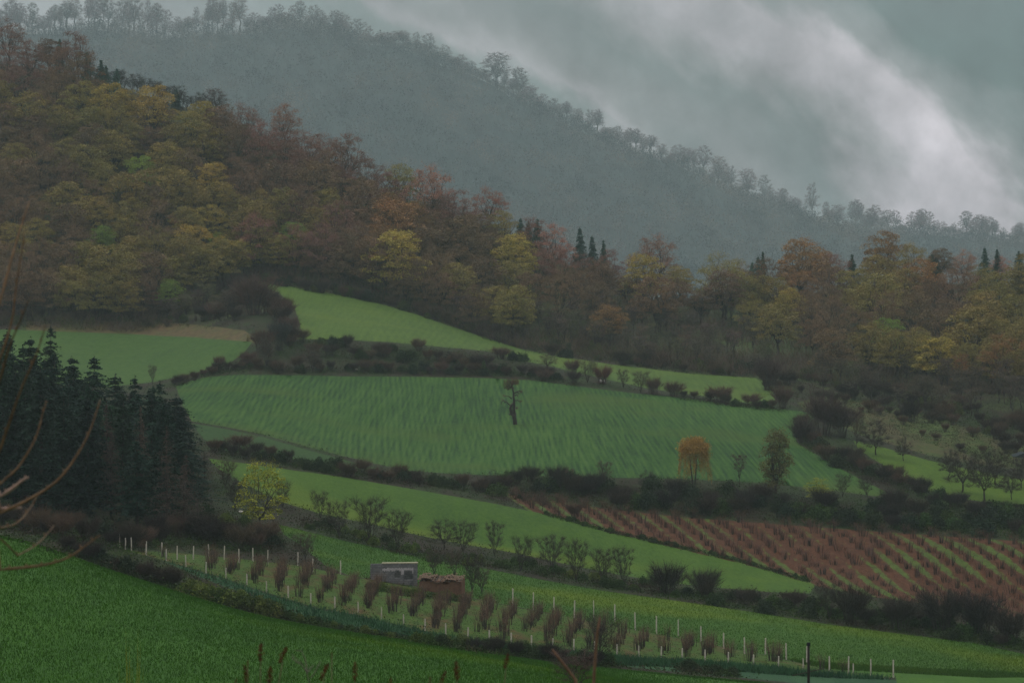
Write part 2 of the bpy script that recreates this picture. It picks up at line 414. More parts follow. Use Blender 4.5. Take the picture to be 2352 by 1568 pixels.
# slanting cloud banks: coordinate across the banks, bent by noise
cmap = nt.nodes.new("ShaderNodeCombineXYZ")
nt.links.new(math_(nt, "MULTIPLY", math_(nt, "ADD", X, Z), .9), cmap.inputs[0])
nt.links.new(math_(nt, "MULTIPLY", math_(nt, "SUBTRACT", X, Z), .42), cmap.inputs[1])
nt.links.new(Yd, cmap.inputs[2])
n1 = noise(nt, cmap.outputs[0], 14, 5, .55); n2 = noise(nt, cmap.outputs[0], 34, 5, .6)
n3 = noise(nt, tc.outputs["Generated"], 9, 4, .5)
s = math_(nt, "ADD", X, Z)
s = math_(nt, "ADD", s, math_(nt, "MULTIPLY", math_(nt, "MAXIMUM", math_(nt, "SUBTRACT", Z, .042), 0.0), .9))
s = math_(nt, "ADD", s, math_(nt, "MULTIPLY", math_(nt, "SUBTRACT", n1, .5), .12))
s = math_(nt, "ADD", s, math_(nt, "MULTIPLY", math_(nt, "SUBTRACT", n2, .5), .075))
u = math_(nt, "MULTIPLY_ADD", s, 2.0, .3)      # -.15 -> 0, .35 -> 1
cloud = ramp(nt, u, [(0.0, (3.6, 3.6, 3.8)), (.24, (2.9, 3.1, 3.2)), (.36, (2.0, 2.55, 2.5)), (.40, (2.2, 2.7, 2.65)), (.43, (4.2, 4.1, 4.3)), (.47, (2.9, 3.0, 3.05)),
                     (.56, (1.8, 2.15, 2.15)), (.60, (3.4, 3.4, 3.5)), (.64, (5.6, 5.2, 5.6)), (.695, (6.0, 5.5, 5.9)), (.735, (2.8, 2.9, 2.95)), (.81, (.8, 1.25, 1.2)), (1.0, (.35, .75, .72))])
CLOUD_GAIN = 1.0
mm_ = ramp(nt, n3, [(.3, .66), (.7, 1.3)])
cloud = mix(nt, 1.0, cloud, mm_, "MULTIPLY"); n4 = noise(nt, tc.outputs["Generated"], 22, 6, .6); cloud = mix(nt, 1.0, cloud, ramp(nt, n4, [(.32, .6), (.68, 1.4)]), "MULTIPLY")
# overcast dome, brighter overhead, dark below the horizon
zen = ramp(nt, Z, [(0.0, (2.8, 2.95, 3.0)), (.15, (3.6, 3.75, 3.8)), (.6, (8.5, 8.6, 8.6)), (1.0, (11.5, 11.6, 11.6))])
low = ramp(nt, math_(nt, "MULTIPLY_ADD", Z, 4.0, .5), [(0.0, 0.0), (.35, 0.0), (.45, 1.0)])
front = ramp(nt, Z, [(.06, 1.0), (.2, 0.0)])
front = math_(nt, "MULTIPLY", front, ramp(nt, Yd, [(.6, 0.0), (.85, 1.0)]))
cc_ = mix(nt, front, zen, cloud)
cc_ = mix(nt, low, (.5, .6, .5), cc_)
cc_ = mix(nt, .12, cc_, sky.outputs[0])
nt.links.new(cc_, bg.inputs[0]); nt.links.new(bg.outputs[0], out.inputs[0])

sd = bpy.data.lights.new("sun", "SUN"); sd.energy = SUN_E = 1.1; sd.angle = R(14); sd.color = (1, .96, .9)
so = bpy.data.objects.new("sun", sd); COL.objects.link(so)
# sun direction matches the sky's: azimuth measured from +Y
dv = Vector((math.sin(SUN_ROT) * math.cos(SUN_EL), math.cos(SUN_ROT) * math.cos(SUN_EL), math.sin(SUN_EL)))
so.rotation_euler = dv.to_track_quat("Z", "Y").to_euler(); so.location = dv * 100

hx, hy0, hy1, hz0, hz1 = 3100, -60, 4060, -235, 480
hv = [(-hx, hy0, hz0), (hx, hy0, hz0), (hx, hy1, hz0), (-hx, hy1, hz0), (-hx, hy0, hz1), (hx, hy0, hz1), (hx, hy1, hz1), (-hx, hy1, hz1)]
hf = [(0, 3, 2, 1), (4, 5, 6, 7), (0, 1, 5, 4), (1, 2, 6, 5), (2, 3, 7, 6), (3, 0, 4, 7)]
hm = bpy.data.materials.new("haze"); hm.use_nodes = True; ht = hm.node_tree; ht.nodes.clear()
ho = ht.nodes.new("ShaderNodeOutputMaterial"); pv = ht.nodes.new("ShaderNodeVolumePrincipled")
pv.inputs["Density"].default_value = HAZE = .000125
pv.inputs["Color"].default_value = (.77, .95, .985, 1); pv.inputs["Anisotropy"].default_value = 0.0
ht.links.new(pv.outputs[0], ho.inputs["Volume"])
tag(mobj("haze", poly_mesh("haze", hv, hf, hm)), kind="stuff")

SC.view_settings.view_transform = "Standard"; SC.view_settings.look = "None"
SC.view_settings.exposure = -0.02; SC.view_settings.gamma = 1.0
cy = SC.cycles
cy.max_bounces = 5; cy.diffuse_bounces = 2; cy.glossy_bounces = 1; cy.transmission_bounces = 2
cy.volume_bounces = 1; cy.transparent_max_bounces = 4; cy.use_denoising = True
cy.use_adaptive_sampling = True; cy.adaptive_threshold = 0.02
# ------------------------------------------------------------------ plant builders
class TB:
    """collects tubes and loose triangles, and links each kind as one mesh"""
    def __init__(s): s.v = []; s.f = []; s.tv = []
    def tube(s, pts, r0, r1, n=5):
        pts = [np.asarray(p, float) for p in pts]; k = len(pts); base = len(s.v)
        for i, p in enumerate(pts):
            d = pts[min(i+1, k-1)] - pts[max(i-1, 0)]; d /= (np.linalg.norm(d) + 1e-9)
            a = np.cross(d, (0.3, .9, .2)); a /= np.linalg.norm(a) + 1e-9; b = np.cross(d, a)
            r = r0 + (r1 - r0) * i / max(1, k-1)
            for j in range(n):
                an = 2*math.pi*j/n
                s.v.append(tuple(p + r*(math.cos(an)*a + math.sin(an)*b)))
        for i in range(k-1):
            for j in range(n):
                a = base+i*n+j; b = base+i*n+(j+1) % n
                s.f.append((a, b, b+n, a+n))
        s.f.append(tuple(base + (k-1)*n + j for j in range(n)))
    def mesh(s, name, mat): return poly_mesh(name, s.v, s.f, mat, True)
def curve(p, q, sag=0.0, wob=.1, n=5, g=None):
    g = g or rnd
    p = np.asarray(p, float); q = np.asarray(q, float); L = np.linalg.norm(q - p); o = []
    for i in range(n+1):
        t = i/n; m = p + (q-p)*t; m[2] += sag*L*math.sin(math.pi*t)
        if 0 < i < n: m += np.array([g.uniform(-1, 1) for _ in range(3)])*wob*L/n
        o.append(m)
    return o
def tris(centers, size, g, aspect=1.0, up=0.0):
    """one loose triangle per centre"""
    n = len(centers); c = np.asarray(centers, float)
    a = g.normal(size=(n, 3)); a /= np.linalg.norm(a, axis=1)[:, None]
    b = np.cross(a, g.normal(size=(n, 3))); b /= np.linalg.norm(b, axis=1)[:, None]
    if up: b[:, 2] *= (1-up); a[:, 2] *= (1-up)
    s = size * g.uniform(.6, 1.4, size=(n, 1))
    V = np.stack([c + a*s, c - a*s*.5 + b*s*aspect*.8, c - a*s*.5 - b*s*aspect*.8], 1).reshape(-1, 3)
    return V
def slivers(P, Q, w, g):
    """one thin triangle per twig from P to Q"""
    P = np.asarray(P, float); Q = np.asarray(Q, float)
    d = Q - P; s = np.cross(d, g.normal(size=P.shape)); s /= np.linalg.norm(s, axis=1)[:, None] + 1e-9
    return np.stack([P + s*w, P - s*w, Q], 1).reshape(-1, 3)
def soup(name, V, mat):
    V = np.concatenate(V) if isinstance(V, list) else V
    return mesh_np(name, V, np.arange(len(V)).reshape(-1, 3), mat)

def broad_tree(seed, H=14.0, Wd=12.0, h0=.22, clumps=34, leaves=110, lsize=.26, twigs=16, flat=.5, puff=1.5, dens_top=.75,
               limbs=6, shape="dome", twl=1.1, tw=.03, lean=0.0, rt=.32):
    g = np.random.default_rng(seed); rr = random.Random(seed); T = TB(); C = []
    z0 = H*h0; Rr = Wd/2
    cl = []
    tries = 0
    while len(cl) < clumps and tries < 4000:
        tries += 1
        a = rr.uniform(0, 2*math.pi); v = rr.random(); rad = math.sqrt(rr.uniform(.05, 1))
        if shape == "dome":
            z = z0 + (H-z0)*(.12 + .88*v); e = math.sqrt(max(0, 1-((z-z0)/(H-z0)*1.02 - .28)**2/.60)); e = max(.15, e)
        elif shape == "vase":
            z = z0 + (H-z0)*(.35+.65*v); e = .45 + .55*((z-z0)/(H-z0))
        elif shape == "column":
            z = z0 + (H-z0)*v; e = math.sin(math.pi*(.12+.8*v))**.6
        else:
            z = z0 + (H-z0)*(.2+.8*v); e = 1.0
        rad = max(rad, .35) if z < H*.85 else rad
        p = np.array([math.cos(a)*rad*e*(Rr-puff*.6) + lean*(z/H), math.sin(a)*rad*e*(Rr-puff*.6), z-puff*.3])
        md = puff*1.15
        if all(np.linalg.norm((p-q)*(1, 1, 1.5)) > md*(1-tries/5000) for q in cl): cl.append(p)
    cl = np.array(cl)
    # limbs
    top = np.array([rr.uniform(-.3, .3), rr.uniform(-.3, .3), z0])
    T.tube(curve((0, 0, -.6), top, 0, .25, 4, rr), rt*H/14, rt*.72*H/14, 7)
    az = np.arctan2(cl[:, 1], cl[:, 0]); order = np.argsort(az); groups = np.array_split(order, limbs)
    P, Q = [], []
    for gi in groups:
        if not len(gi): continue
        m = cl[gi].mean(0); e = top + (m-top)*.6
        pl = curve(top, e, .10, .35, 4, rr); T.tube(pl, rt*.5*H/14, rt*.24*H/14, 5)
        for k in gi:
            s = pl[rr.choice([2, 3, 4])]; br = curve(s, cl[k], .08, .5, 4, rr)
            T.tube(br, rt*.22*H/14, .03, 4)
            for m_ in range(3):
                q = br[rr.choice([2, 3])]; P.append(q); Q.append(q + np.array([rr.uniform(-1, 1), rr.uniform(-1, 1), rr.uniform(0, 1)])*puff*.8)
    tv = []
    puff0 = puff
    for p in cl:
        puff = puff0*rr.uniform(.65, 1.28)
        n = twigs
        d = g.normal(size=(n, 3)); d[:, 2] = np.abs(d[:, 2])*.8 + .1; out = p - np.array([0, 0, z0+.2*H]); out /= np.linalg.norm(out)+1e-6
        d = d/np.linalg.norm(d, axis=1)[:, None] + out*.5
        q0 = p + g.normal(size=(n, 3))*puff*.12; q1 = q0 + d*g.uniform(.5, 1, (n, 1))*puff*twl*np.array([1, 1, .8])
        tv.append(slivers(q0, q1, tw, g))
        # second-order twigs
        f = g.uniform(.3, .9, (n*2, 1)); i2 = np.repeat(np.arange(n), 2)
        b0 = q0[i2] + (q1-q0)[i2]*f; b1 = b0 + g.normal(size=(n*2, 3))*puff*.28 + np.array([0, 0, puff*.15])
        tv.append(slivers(b0, b1, tw*.7, g))
        if leaves:
            d = g.normal(size=(leaves, 3)); d /= np.linalg.norm(d, axis=1)[:, None]
            r = g.uniform(.45, 1, (leaves, 1))**.6
            keep = d[:, 2] > -(1-dens_top) * 1.2
            c_ = p + (d*r*np.array([1, 1, flat]))[keep]*puff*g.uniform(.8, 1.2)
            C.append(tris(c_, lsize, g, 1.0, .2))
    if P: tv.append(slivers(P, Q, tw*1.3, g))
    return T, C, tv

def make_tree_variant(kind, seed, bark="bark", **kw):
    T, C, tv = broad_tree(seed, **kw)
    tm = T.mesh("trunk", M[bark])
    if C:
        V = np.concatenate(C + tv); me = soup("crown", V, M["leaf"])
        me.materials.append(M["twig"])
        nl = sum(len(x) for x in C)//3; mi = np.zeros(len(me.polygons), dtype=np.int32); mi[nl:] = 1
        me.polygons.foreach_set("material_index", mi)
    else: me = soup("crown", np.concatenate(tv), M["twig"])
    return tm, me, kw.get("H", 14.0), kw.get("Wd", 12.0)

BROAD = [make_tree_variant("b", 100+i, H=14+(i % 3), Wd=12.5-(i % 2)*1.5, clumps=46+(i % 3)*6, leaves=230, lsize=.165, puff=1.6, flat=.72, twigs=14, h0=.2+.05*(i % 2)) for i in range(6)]
SPARSE = [make_tree_variant("s", 200+i, H=14.0, Wd=12.5, clumps=44, leaves=120, lsize=.14, puff=1.6, twigs=26, flat=.7, tw=.028, h0=.18) for i in range(4)]
BARE = [make_tree_variant("x", 300+i, H=15.0, Wd=11-(i % 2)*2, clumps=40, leaves=0, puff=1.8, twigs=26, h0=.3, tw=.04, rt=.26) for i in range(4)]
SLIM = [make_tree_variant("m", 400+i, H=9.0, Wd=4.5, clumps=16, leaves=14, lsize=.15, puff=1.1, twigs=26, h0=.25, shape="vase", tw=.022, rt=.2) for i in range(4)]
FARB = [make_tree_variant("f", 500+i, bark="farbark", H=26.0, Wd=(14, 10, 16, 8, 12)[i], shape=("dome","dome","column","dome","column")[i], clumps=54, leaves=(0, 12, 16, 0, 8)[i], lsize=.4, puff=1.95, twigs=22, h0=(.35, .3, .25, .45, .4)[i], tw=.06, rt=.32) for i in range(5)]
YOUNG = [make_tree_variant("y", 600+i, H=9.0, Wd=7.0, clumps=30, leaves=95, lsize=.13, puff=1.05, twigs=16, h0=.2, tw=.02, rt=.24, flat=.7) for i in range(3)]
VASE = [make_tree_variant("v", 700+i, H=5.2, Wd=4.8, clumps=30, leaves=0, puff=.85, twigs=34, h0=.05, limbs=9, shape="vase", tw=.011, twl=1.25, rt=.22) for i in range(6)]
ORCH = [make_tree_variant("o", 800+i, H=6.0, Wd=5.5, clumps=34, leaves=0, puff=.95, twigs=34, h0=.2, limbs=7, shape="dome", tw=.013, twl=1.25, rt=.3) for i in range(3)]
FULL = [make_tree_variant("z", 850+i, H=14.0, Wd=12.0, clumps=44, leaves=150, lsize=.22, puff=1.7, flat=.5, twigs=8, h0=.2) for i in range(2)]

def spruce(seed, H=20.0, Rb=3.4, rings=34, per=9, bare=.0, spr=9, ss=.34, droop=.18, pw=.8):
    g = np.random.default_rng(seed); T = TB(); T.tube([(0, 0, -.5), (.1, 0, H*.4), (0, .1, H)], H*.014, .02, 6)
    C = []; D = []
    for i in range(rings):
        t = (i + g.uniform(-.5, .5))/rings; t = min(max(t, 0), 1); z = H*(bare + (1-bare)*t)
        r = Rb*(1 - max(0, t))**pw*(.8+.35*g.random()) + .12
        for j in range(per if t < .8 else max(4, per-4)):
            a = g.uniform(0, 2*math.pi); z += g.uniform(-.02, .02)*H*(1-t); rj = r*g.uniform(.35, 1.2); dr = droop + g.uniform(-.12, .22)
            d = np.array([math.cos(a), math.sin(a), 0])
            n = max(3, int(spr*rj/Rb)+2); s = np.linspace(.15, 1, n)[:, None]
            p = d*s*rj + np.array([0, 0, 1])*(z + rj*.25*s - rj*(dr+.25)*s**2)
            side = np.cross(d, (0, 0, 1)); w = (1-s*.6)*rj*.16
            p = np.concatenate([p, p + side*w, p - side*w]); p += g.normal(size=p.shape)*.09
            p[:, 2] -= g.uniform(0, .18, len(p))
            C.append(tris(p, ss, g, .55, .35))
            if t < .95: D.append(slivers([[0, 0, z]], [[*(d*rj*.9)[:2], z - rj*droop*.5]], .035, g))
    C.append(tris(np.array([[0, 0, H-.25*k] for k in range(5)]), .28, g, .5))
    me = soup("crown", C + D, M["needle"]); me.materials.append(M["bark"])
    nl = sum(len(x) for x in C)//3; mi = np.zeros(len(me.polygons), dtype=np.int32); mi[nl:] = 1
    me.polygons.foreach_set("material_index", mi)
    return T.mesh("trunk", M["bark"]), me, H, Rb*2
SPR = [spruce(900+i, 18+2*i, 3.9+.3*(i % 2), rings=30, per=11, bare=(.08, .15, .1, .2)[i], spr=10, ss=.34, pw=.68) for i in range(4)]
DEADS = [spruce(950+i, 16.0, 2.9, rings=30, per=8, bare=.12, spr=5, ss=.15, droop=.1) for i in range(2)]
SPRS = [spruce(970+i, 9.0, 2.2, rings=24, per=12, bare=.06, spr=7, ss=.30, pw=.75) for i in range(3)]

def mound(seed, w=3.2, h=1.6, n=2600, ls=.10, lumps=7, twig=160):
    """bramble-like bush: stems inside, leaves over a lumpy surface"""
    g = np.random.default_rng(seed); T = TB(); C = []; P = []; Q = []
    for k in range(lumps):
        a = g.uniform(0, 2*math.pi); r = g.uniform(0, .55)*w/2 if k else 0
        cx, cyy = math.cos(a)*r, math.sin(a)*r; rw = g.uniform(.3, .5)*w/2*1.25; rh = h*g.uniform(.6, 1.0)*(1-.3*r/(w/2))
        T.tube([(cx*.3, cyy*.3, -.2), (cx*.7, cyy*.7, rh*.4), (cx, cyy, rh*.75)], .03, .01, 4)
        m = n//lumps; d = g.normal(size=(m, 3)); d /= np.linalg.norm(d, axis=1)[:, None]; d[:, 2] = np.abs(d[:, 2])
        rad = g.uniform(.6, 1.08, (m, 1))
        C.append(tris(np.array([cx, cyy, 0]) + d*rad*np.array([rw, rw, rh]), ls, g))
        m = twig//lumps; d = g.normal(size=(m, 3)); d /= np.linalg.norm(d, axis=1)[:, None]; d[:, 2] = np.abs(d[:, 2])
        p = np.array([cx, cyy, 0]) + d*np.array([rw, rw, rh])*.6
        P.append(p); Q.append(p + d*np.array([.55, .55, .6])*h*.6 + np.array([0, 0, .15]))
    tv = slivers(np.concatenate(P), np.concatenate(Q), .012, g)
    V = np.concatenate(C + [tv]); me = soup("foliage", V, M["leaf"]); me.materials.append(M["twig"])
    nl = sum(len(x) for x in C)//3; mi = np.zeros(len(me.polygons), dtype=np.int32); mi[nl:] = 1
    me.polygons.foreach_set("material_index", mi)
    return T.mesh("stem", M["bark"]), me, h, w
MOUND = [mound(1000+i, ls=.085) for i in range(5)]

def brush(seed, w=3.0, h=2.0, stems=60, kids=26, buds=0, tw=.012, spread=.75, base=.22):
    """many-stemmed leafless thicket bush"""
    g = np.random.default_rng(seed); T = TB(); P = []; Q = []; C = []
    for k in range(stems):
        a = g.uniform(0, 2*math.pi); r0 = g.uniform(0, base)*w; e = g.uniform(.2, 1)**.6*spread
        p0 = np.array([math.cos(a)*r0, math.sin(a)*r0, -.1])
        hh = h*g.uniform(.6, 1.0)*(1-.35*e*e)
        p1 = np.array([math.cos(a)*(r0 + e*w*.5*.8), math.sin(a)*(r0 + e*w*.5*.8), hh]) + g.normal(size=3)*.08*w*np.array([1, 1, .3])
        mid = (p0+p1)/2 + np.array([0, 0, .12*h]) - np.array([math.cos(a), math.sin(a), 0])*e*w*.08
        if k < 14: T.tube([p0, mid, p1], .012*h+.006, .006, 4)
        else: P += [p0, mid]; Q += [mid, p1]
        t = g.uniform(.35, 1, (kids, 1)); b0 = np.where(t < .5, p0+(mid-p0)*t*2, mid+(p1-mid)*(t*2-1))
        d = g.normal(size=(kids, 3))*.8 + np.array([math.cos(a)*e, math.sin(a)*e, 1.0]); b1 = b0 + d*h*.13*g.uniform(.6, 1.5, (kids, 1))
        P += list(b0); Q += list(b1)
        if buds: C.append(tris((b0+b1)/2 + g.normal(size=b0.shape)*.08, .05, g)[:buds*3])
    tv = slivers(np.array(P), np.array(Q), tw, g)
    return T.mesh("stem", M["bark"]), soup("crown", [tv] + C, M["twig"]), h, w
BRUSH = [brush(1100+i, w=3.2, h=2.2, stems=95, kids=44, tw=.009) for i in range(5)]
VINE = [brush(1200+i, w=1.3, h=2.3, stems=26, kids=13, tw=.0031, spread=.7, base=.42) for i in range(5)]

def put(root_name, cat, variant, px=None, py=None, h=None, wd=None, color=(.1, .09, .04), pos=None, part2="crown", part1="trunk", tcol=None, jitter=True, sink=0.0):
    """one plant standing on the land: an empty with its trunk and crown"""
    tm, cm, H0, W0 = variant
    if pos is None: pos, _ = hit(px, py)
    sz = h/H0; sx = (wd/W0) if wd else sz
    e = empty(root_name, (pos[0], pos[1], pos[2]-sink), rnd.uniform(0, 6.28) if jitter else 0, (sx, sx, sz))
    e["category"] = cat
    mobj(part1, tm, e, tcol or color); mobj(part2, cm, e, color)
    return e
def vary(c_, a=.18):
    k = rnd.uniform(1-a, 1+a); return tuple(max(.003, x*k*rnd.uniform(1-a*.4, 1+a*.4)) for x in c_)
ORD = ["first", "second", "third", "fourth", "fifth", "sixth", "seventh", "eighth", "ninth", "tenth", "eleventh", "twelfth", "thirteenth",
       "fourteenth", "fifteenth", "sixteenth", "seventeenth", "eighteenth", "nineteenth"]
def ordinal(n):
    if n < 19: return ORD[n]
    t, u_ = divmod(n+1, 10); tens = ["", "", "twent", "thirt", "fort", "fift", "sixt", "sevent", "eight", "ninet"]
    if t >= 10: return "hundredth" if n == 99 else "hundred and " + ordinal(n-100)
    return tens[t] + "ieth" if u_ == 0 else tens[t] + "y-" + ORD[u_-1]
BOOK = {}          # phrase -> list of (px, object); gets its ordinals at the end
def book(o, px, head, tail, group=None):
    BOOK.setdefault((head, tail), []).append((px, o))
    if group: o["group"] = group
def write_labels():
    for (head, tail), L in BOOK.items():
        L.sort(key=lambda q: q[0]); n = len(L)
        for i, (_, o) in enumerate(L):
            if n == 1: o["label"] = f"{head} {tail}"; continue
            if i == 0: o["label"] = f"leftmost {head} {tail}"
            elif i == n-1: o["label"] = f"rightmost {head} {tail}"
            elif i < n/2: o["label"] = f"{head} {tail}, {ordinal(i)} from the left"
            else: o["label"] = f"{head} {tail}, {ordinal(n-1-i)} from the right"
# ------------------------------------------------------------------ forest on the near hill
KC = {"R": (.20, .11, .08), "B": (.17, .115, .065), "O": (.22, .185, .055), "Y": (.34, .27, .06), "G": (.17, .25, .045),
      "P": (.31, .165, .115), "D": (.045, .06, .05), "A": (.25, .15, .06)}
KN = {"R": "reddish brown", "B": "dull brown", "O": "olive green", "Y": "yellow olive", "G": "fresh green", "P": "pinkish", "D": "dark", "A": "orange brown"}
CROWNS = """20,85,95,R 65,135,90,R 112,122,80,B 168,130,105,R 190,190,125,B 50,195,110,R 60,270,130,O 140,290,105,O 250,245,110,Y 352,255,115,Y
210,335,110,B 300,315,90,O 462,270,80,Y 400,330,90,O 505,300,105,B 560,280,90,R 600,335,115,R 705,350,120,R 800,365,110,R 850,405,90,R
110,400,125,B 40,370,95,O 200,380,115,O 322,398,90,G 290,450,135,O 400,440,125,O 480,512,95,Y 600,488,115,O 590,560,100,O 672,540,80,G
498,560,60,G 722,430,115,B 700,485,120,B 830,470,125,B 905,515,150,A 912,612,155,Y 780,525,120,R 985,450,140,P 1050,482,120,R
1180,590,110,Y 1152,528,90,O 1060,560,130,B 1272,568,105,P 1180,645,90,O 360,530,125,B 250,620,140,O 230,560,75,G 62,470,105,B
30,560,95,O 92,600,110,B 160,520,110,B 430,600,110,O 390,672,65,G 280,682,90,O 500,690,95,O 350,620,110,B 560,640,75,Y 20,640,90,B 110,680,100,B
1475,640,110,Y 1400,735,90,A 1665,640,140,O 1345,615,80,R 1400,612,80,R 1375,642,90,B 1440,655,80,B 1840,620,130,A 1920,625,95,R 2035,580,115,A 2092,605,90,O 1810,700,85,Y 1730,722,90,O
1960,655,110,O 2020,690,130,O 2120,650,120,A 2200,660,130,B 2280,685,120,O 2330,655,90,O 2040,765,90,G 2235,775,145,O 2150,820,110,Y
2290,790,110,O 2210,870,70,A 2330,730,100,O 2100,725,120,B 2190,725,120,B 1900,700,95,B 1870,770,80,B 1960,740,90,B 2340,860,90,O
1220,660,100,B 1330,660,100,B 1290,620,90,R 1380,640,90,B 1560,640,80,O 1610,690,80,B 1760,640,90,B 950,560,110,B 1010,620,110,B 1110,640,100,B
830,570,110,B 740,590,110,R 680,620,100,R 1000,530,100,B 640,420,120,B 540,420,110,B 440,390,110,B 120,210,100,B 20,330,90,B 150,460,110,O
290,240,80,O 2160,600,70,B 2215,600,65,P 2300,610,65,P 1700,600,70,B 1890,600,80,A 2260,640,80,O 380,290,80,B""".split()
Q = []
for s_ in CROWNS:
    a, b_, c_, k = s_.split(","); Q.append((float(a), float(b_), float(c_), k, True))
# more crowns between the ones read from the photograph, coloured like their neighbours
def crest_row(px): return float(interp_st([120,150,205,315,440,560,690,680,660,655,660], np.array([px]))[0])
def foot_row(px): return float(np.interp(px, [0, 300, 520, 600, 750, 900, 1050, 1200, 1350, 1500, 1800, 2000, 2200, 2352], [725, 725, 690, 640, 665, 690, 735, 740, 745, 740, 790, 850, 900, 930]))
g_ = random.Random(5)
tr = 0
while tr < 6000 and len(Q) < 268:
    tr += 1
    a = g_.uniform(-40, 2400); lo_, hi_ = crest_row(a) - 35, foot_row(a) - 20
    b_ = g_.uniform(lo_, hi_)
    if 190 < a < 560 and b_ < crest_row(a) + 18: continue
    if 1180 < a < 1760 and b_ > 690: continue
    w_ = g_.uniform(85, 125)
    if all(((a-q[0])/48)**2 + ((b_-q[1])/36)**2 > 1 for q in Q):
        near = sorted(Q, key=lambda q: (a-q[0])**2 + ((b_-q[1])*1.3)**2)[:5]
        k = g_.choice(near)[3]
        if k in "GP": k = "O"
        if k == "Y" and g_.random() < .5: k = "O"
        Q.append((a, b_, w_*.95, k, False))
def zone(px, row):
    lo_, hi_ = crest_row(px), foot_row(px)
    f = (row - lo_)/(hi_ - lo_)
    side = "on the left hill" if px < 1180 else "in the right-hand wood"
    return ("at the skyline" if f < .12 else "high" if f < .35 else "midway up" if f < .62 else "low") + " " + side
for a, b_, w_, k, spec in Q:
    Yg = 680.0
    for _ in range(3):
        hpx = w_*1.08; base = b_ + hpx*.62
        p, t = hit_hill(a, base); Yg = p[1]
    while t < 14.12: base -= 8; p, t = hit_hill(a, base)
    hm_ = hpx*p[1]/F; wm_ = w_*p[1]/F
    if k in "YOG" and g_.random() < .85: var = g_.choice(BROAD)
    elif k == "A": var = g_.choice(BROAD + SPARSE)
    elif k in "PR": var = g_.choice(SPARSE)
    else: var = g_.choice(SPARSE + BROAD[:2])
    e = put("broadleaf_tree", "tree", var, h=hm_*g_.uniform(.95, 1.12), wd=wm_*1.1, color=vary(KC[k], .14), pos=p)
    book(e, a, KN[k] + " tree", zone(a, b_), "trees of the wooded hill")
# the few that stand clear on the skyline
for a, b_, w_, var, col, lab in [
    (655, 325, 88, SPARSE[1], (.26, .14, .09), "lone pinkish round-crowned tree standing clear on the left hill's skyline"),
    (1125, 505, 92, SPARSE[2], (.27, .13, .09), "flat-topped rosy tree with open branches on the skyline beside dark spruces"),
    (495, 250, 62, BARE[1], (.10, .085, .075), "bare crooked tree on the sloping skyline between dark scrub and red crowns"),
    (1505, 668, 135, SPARSE[0], (.25, .15, .105), "large pink-budded tree rising alone at the dip of the skyline"),
    (370, 222, 34, SPARSE[3], (.24, .15, .09), "tiny tan tree on the dark scrub skyline of the left hill")]:
    p, _ = hit_hill(a, b_); wm_ = w_*p[1]/F
    e = put("broadleaf_tree", "tree", var, h=wm_*(1.05 if a != 1505 else 1.1), wd=wm_*1.1, color=col, pos=p); e["label"] = lab; e["group"] = "trees of the wooded hill"
# small spruces along the skyline
for a, top_, base in [(1196, 500, 560), (1214, 508, 570), (1234, 503, 572), (1332, 522, 606), (1360, 541, 612), (1386, 551, 615), (1728, 602, 668), (1741, 588, 668), (1752, 578, 668),
                      (1957, 584, 640), (2142, 584, 640), (2150, 590, 640), (2262, 568, 640), (2290, 572, 645), (2340, 576, 650), (137, 88, 150), (232, 138, 200), (243, 150, 205), (268, 158, 215), (200, 118, 190), (405, 205, 240)]:
    p, _ = hit_hill(a, base + 8); hh = (HY - top_)/F*p[1] - p[2]
    wide = 44 if a in (1332,) else 36
    e = put("spruce_tree", "spruce", rnd.choice(SPRS), h=hh, wd=wide*p[1]/F*rnd.uniform(.9, 1.1), color=vary((.05, .105, .08), .15), pos=p)
    book(e, a, "small dark spruce", "on the hill's skyline", "dark spruces on the skyline")
# dark scrubby trees along the left skyline shoulder and slim leafless trees at the foot
for i in range(26):
    a = 205 + i*12 + rnd.uniform(-4, 4); base = crest_row(a) + rnd.uniform(0, 14)
    p, _ = hit_hill(a, base); e = put("scrub_tree", "tree", rnd.choice(SLIM), h=rnd.uniform(4, 7)*.9, wd=rnd.uniform(4, 6), color=vary((.05, .055, .05)), pos=p)
    book(e, a, "low dark scrub tree", "on the left skyline shoulder", "dark scrub on the skyline shoulder")
n_ = 0
for tr in range(900):
    a = rnd.uniform(600, 1900); b_ = rnd.uniform(690, 870)
    up_ = float(np.interp(a, [600, 800, 1000, 1200, 1450, 1800, 1900], [650, 690, 755, 730, 690, 700, 720]))
    lo_ = float(np.interp(a, [600, 800, 1000, 1200, 1290, 1568, 1741, 1900], [640, 676, 735, 795, 815, 853, 866, 885]))
    if b_ < up_ or b_ > lo_ or n_ >= 150: continue
    if 1640 < a < 1990 and b_ > 760 and rnd.random() < .6: continue
    p, _ = hit(a, b_); n_ += 1
    col = rnd.choice([(.10, .08, .065), (.10, .075, .065), (.09, .085, .055), (.12, .085, .06), (.10, .10, .05)])
    e = put("slim_tree", "tree", rnd.choice(SLIM), h=rnd.uniform(4.5, 8), wd=rnd.uniform(3.2, 5.2), color=vary(col), pos=p)
    zz = "above upper field" if a < 1210 else "below pink skyline tree" if a < 1560 else "beside the glade"
    rowz = "upper rank" if b_ < (up_ + lo_)/2 else "lower rank"
    book(e, a, "thin leafless tree", zz + ", " + rowz, "thin leafless trees at the wood's edge")
